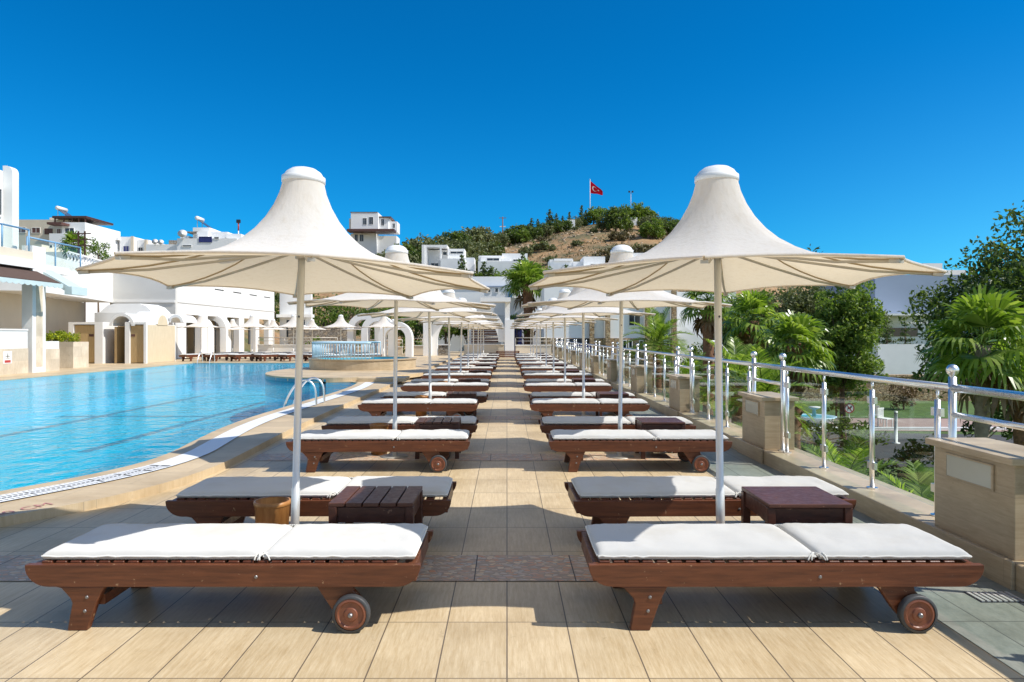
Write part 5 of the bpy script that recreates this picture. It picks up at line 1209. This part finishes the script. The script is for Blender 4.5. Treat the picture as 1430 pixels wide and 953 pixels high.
# ------------------------------------------------------------------ planting around the buildings and on the hill
fan_palm('tall fan palm with a rough brown trunk behind the gate pillar', (wx(738,61),61,-3), wz(399,61)+3, 1.35, 1.45, 71, tr=.38, n=44, skirt=3, lo=-.3, nb=19, dr=.5)
fan_palm('fan palm growing beside the beige apartment house', (wx(103,78),78,ground(wx(103,78),78)), wz(343,78)-ground(wx(103,78),78), .95, .95, 72, tr=.25, n=34, skirt=6, lo=-.6, nb=13)
tree('broadleaf_tree', 'dark round tree between the white building and the first parasol pole', 'tree', (wx(396,66),66,-2), (2.0,2,2.2), wz(436,66)+2, 'leaf_dark', ncl=60, per=34, s=.3, seed=81, tr=.15, cr=.4)
tree('shrub', 'yellow-green bush at the foot of the flowered balcony house', 'shrub', (wx(138,84),84,ground(wx(138,84),84)), (1.3,1.2,1.6), wz(355,84)-ground(wx(138,84),84), 'leaf_bright', ncl=40, per=30, s=.25, seed=82, tr=.1, cr=.5)
for i, (px, py, y, r_, m_, lb) in enumerate(((452,446,68,2.6,'leaf_mid','green tree behind the far parasols nearest the first pole'), (492,440,72,3.0,'leaf_dark','dark green tree behind the garden arches'), (545,446,66,2.4,'leaf_mid','light green tree between the garden arches and the entrance arch'), (580,448,70,2.6,'leaf_bright','bright green tree above the entrance arch'), (520,452,76,2.5,'leaf_dark','dark low tree behind the middle garden arch'), (622,455,63,1.6,'leaf_mid','small green tree above the grey rubble wall'), (655,458,64,1.4,'leaf_mid','small green tree beside the brown louvred hut'))):
    z_ = wz(py, y); tree('broadleaf_tree', lb, 'tree', (wx(px,y),y,-3), (r_,r_*.8,r_*.85), z_+3, m_, ncl=60, per=34, s=.3, seed=90+i, tr=.15, cr=.4)
for i, (px, py, y, r_, m_, lb) in enumerate(((443,487,53,.8,'leaf_bright','spiky bright bush behind the round pool railing'), (568,484,52,.7,'leaf_mid','green bush behind the cream low wall'), (590,490,52.5,.6,'leaf_bright','small bright bush beside the entrance arch'), (722,452,60,.9,'leaf_bright','bright bush at the foot of the tall palm'))):
    z_ = wz(py, y); tree('shrub', lb, 'shrub', (wx(px,y),y,-3 if px > 600 else -.3), (r_,r_*.8,r_*1.1), z_+(3 if px > 600 else .3), m_, ncl=26, per=30, s=.18, seed=120+i, tr=.06, cr=.5)
# prototypes for the hill
def proto(kind, seed):
    if kind == 'broad': return tree('hillside_tree', 'x', 'tree', (0,0,0), (2.2,2.2,1.9), 2.1, 'leaf_olive', ncl=64, per=24, s=.5, seed=seed, tr=.2, cr=.42)
    if kind == 'green': return tree('hillside_tree', 'x', 'tree', (0,0,0), (2.1,2.1,2.0), 2.2, 'leaf_mid', ncl=60, per=24, s=.5, seed=seed, tr=.2, cr=.42)
    if kind == 'shrub': return tree('hillside_shrub', 'x', 'shrub', (0,0,0), (1.5,1.5,1.0), .8, 'leaf_olive', ncl=40, per=22, s=.42, seed=seed, tr=.08, cr=.5)
    if kind == 'dark': return tree('hillside_tree', 'x', 'tree', (0,0,0), (2.0,2.0,1.9), 2.0, 'leaf_dark', ncl=60, per=24, s=.5, seed=seed, tr=.2, cr=.42)
    if kind == 'dry': return tree('hillside_shrub', 'x', 'shrub', (0,0,0), (1.4,1.4,.8), .6, 'leaf_dry', ncl=34, per=20, s=.42, seed=seed, tr=.06, cr=.5)
    return conifer('pine_tree', 'x', 'tree', (0,0,0), 6.0, 1.7, 'leaf_pine', seed, tiers=12, per=20, s=.6)
PRO = {k: [proto(k, 200+i*7+j) for j in range(2)] for i, k in enumerate(('broad','green','shrub','dark','dry','pine'))}
DESC = {'broad': 'olive green tree on the hillside', 'green': 'fresh green tree on the hillside', 'shrub': 'grey-green shrub on the hillside', 'dark': 'dark green tree on the hillside', 'dry': 'dry straw coloured shrub on the hillside', 'pine': 'dark pine on the hillside'}
NOM = {'broad': 4.1, 'green': 4.2, 'shrub': 1.9, 'dark': 4.0, 'dry': 1.5, 'pine': 6.0}
items = []    # (kind, px, distance, height in metres)
rh = random.Random(77)
for px, d, h in ((742,246,9),(751,250,7.5),(768,250,10.5),(777,252,8.5),(786,252,7),(795,254,8),(812,258,9.5),(737,240,7),(818,259,7),(655,236,8),(662,238,9.5),(671,238,7.5),(560,180,5.2)): items.append(('pine', px, d, h))
for px, d, h in ((829,260,7),(838,262,6.5),(872,258,7.5),(884,260,8.5),(897,261,8.5),(906,262,7)): items.append(('green', px, d, h))
for px, d, h in ((552,176,6),(566,182,7.5),(580,186,8.5),(594,190,8.5),(608,190,7.5),(622,195,8),(636,200,8.5),(650,205,8),(664,210,8.5),(678,214,7),(572,168,6),(588,170,7),(602,172,7),(618,176,7.5),(632,178,7),(646,182,7.5),(660,184,7.5),(674,188,7),(690,192,6),(634,164,5),(650,166,5.5),(664,168,5.5),(680,172,5),(540,172,6),(700,228,6),(560,160,5.5),(577,158,6),(497,182,4.2),(509,180,4.6),(521,178,4.8),(533,180,5.2),(545,178,5.6)): items.append((rh.choice(('broad','broad','dark','broad')), px, d, h))
for px, d, h in ((712,238,7),(694,236,6.5),(728,240,7.5),(720,236,6),(758,244,6),(764,240,5),(780,244,5.5),(790,246,5),(748,236,5),(802,254,5.5),(945,250,6.5),(930,252,6),(955,250,7),(915,244,7.5),(903,242,6.5),(925,240,6),(940,240,6),(860,222,8),(849,224,5.5),(874,226,5.5),(960,244,6.5),(970,240,6),(984,236,6),(1000,232,6),(1020,226,6),(1040,222,6)): items.append((rh.choice(('dark','broad','dark')), px, d, h))
for px, d, h in ((731,234,5.5),(912,205,5.5),(905,203,4.5),(919,206,4)): items.append(('green', px, d, h))
for k in range(38):
    px = rh.uniform(690,985); d = rh.uniform(165,246); items.append((rh.choice(('shrub','shrub','dry','dry','broad')), px, d, rh.uniform(1.5,3.6)))
for px in (600,612,655,668,690,725,760,768,850,862,880):
    items.append((rh.choice(('green','dark','green')), px+rh.uniform(-4,4), rh.uniform(140,142.5) if px < 745 else rh.uniform(133,136), rh.uniform(4.9,6.3)))
for px, d, h in ((645,142,9.2),(676,141,7.6),(686,141,6.6),(790,135,6.6),(820,135,6.0),(730,141,9.0)): items.append(('pine', px, d, h))
for px, d, h in ((30,150,5),(190,140,4),(163,125,3.2),(206,120,3),(95,95,3.5),(118,93,3.5),(128,90,3),(100,86,3),(215,110,3)): items.append((rh.choice(('green','dark','broad')), px, d, h))
items.sort(key=lambda t: t[1]); cnt = {}; seen = set()
for kind, px, d, h in items:
    if d > 225: h *= .84
    j = rh.randrange(2); x = wx(px, d); i = cnt.get(kind, 0); cnt[kind] = i+1
    s_ = h/NOM[kind]
    place(PRO[kind][j], (kind, j) not in seen, (x, d, ground(x, d)-.15), rh.uniform(0, 2*PI), f'{DESC[kind]}, {nth(i)} of its kind from the left', {'broad':'olive trees on the hill','green':'green trees on the hill','shrub':'grey-green shrubs on the hill','dark':'dark trees on the hill','dry':'dry shrubs on the hill','pine':'pines on the hill'}[kind], (s_*rh.uniform(.85,1.25), s_*rh.uniform(.85,1.25), s_)); seen.add((kind, j))
scm = MB(); rk = MB()
for i in range(9000):
    px = rh.uniform(520,1120); d = rh.uniform(120,264); x = wx(px, d)
    if mnoise.noise(Vector((x*.06, d*.06, 9))) < -.05: continue
    z = ground(x, d)
    for _ in range(2): leaf(scm, Vector((x+rh.uniform(-.5,.5), d+rh.uniform(-.5,.5), z+rh.uniform(.05,.45))), rh.uniform(.35,.8), rh, .5)
tag(scm.build('dry_scrub', 'leaf_dry', fix=False), 'low dry scrub covering the hillside', 'scrub', kind='stuff')
for i in range(420):
    px = rh.uniform(690,980); d = rh.choice((rh.uniform(150,170), rh.uniform(205,222), rh.uniform(160,250))); x = wx(px, d); z = ground(x, d); s_ = rh.uniform(.25,.8)
    mx = Matrix.Translation((x,d,z)) @ Matrix.Rotation(rh.uniform(0,6),4,'Z') @ Matrix.Rotation(rh.uniform(-.4,.4),4,'X')
    rk.add([mx @ Vector((s_*a*rh.uniform(.7,1.2), s_*b*rh.uniform(.6,1), s_*c*rh.uniform(.4,.8))) for a,b,c in ((1,0,-.3),(0,1,-.3),(-1,0,-.3),(0,-1,-.3),(.5,.5,.6),(-.5,.4,.7),(-.4,-.5,.5),(.5,-.4,.6))], [(0,1,4),(1,5,4),(1,2,5),(2,6,5),(2,3,6),(3,7,6),(3,0,7),(0,4,7),(4,5,6,7)])
plain('pale_rock', (.42,.33,.23), .9, var=.3, scale=1.5, obj=False)
tag(rk.build('rubble', 'pale_rock'), 'pale loose rocks strewn over the dry slope', 'rocks', kind='stuff')
bpy.context.view_layer.update()
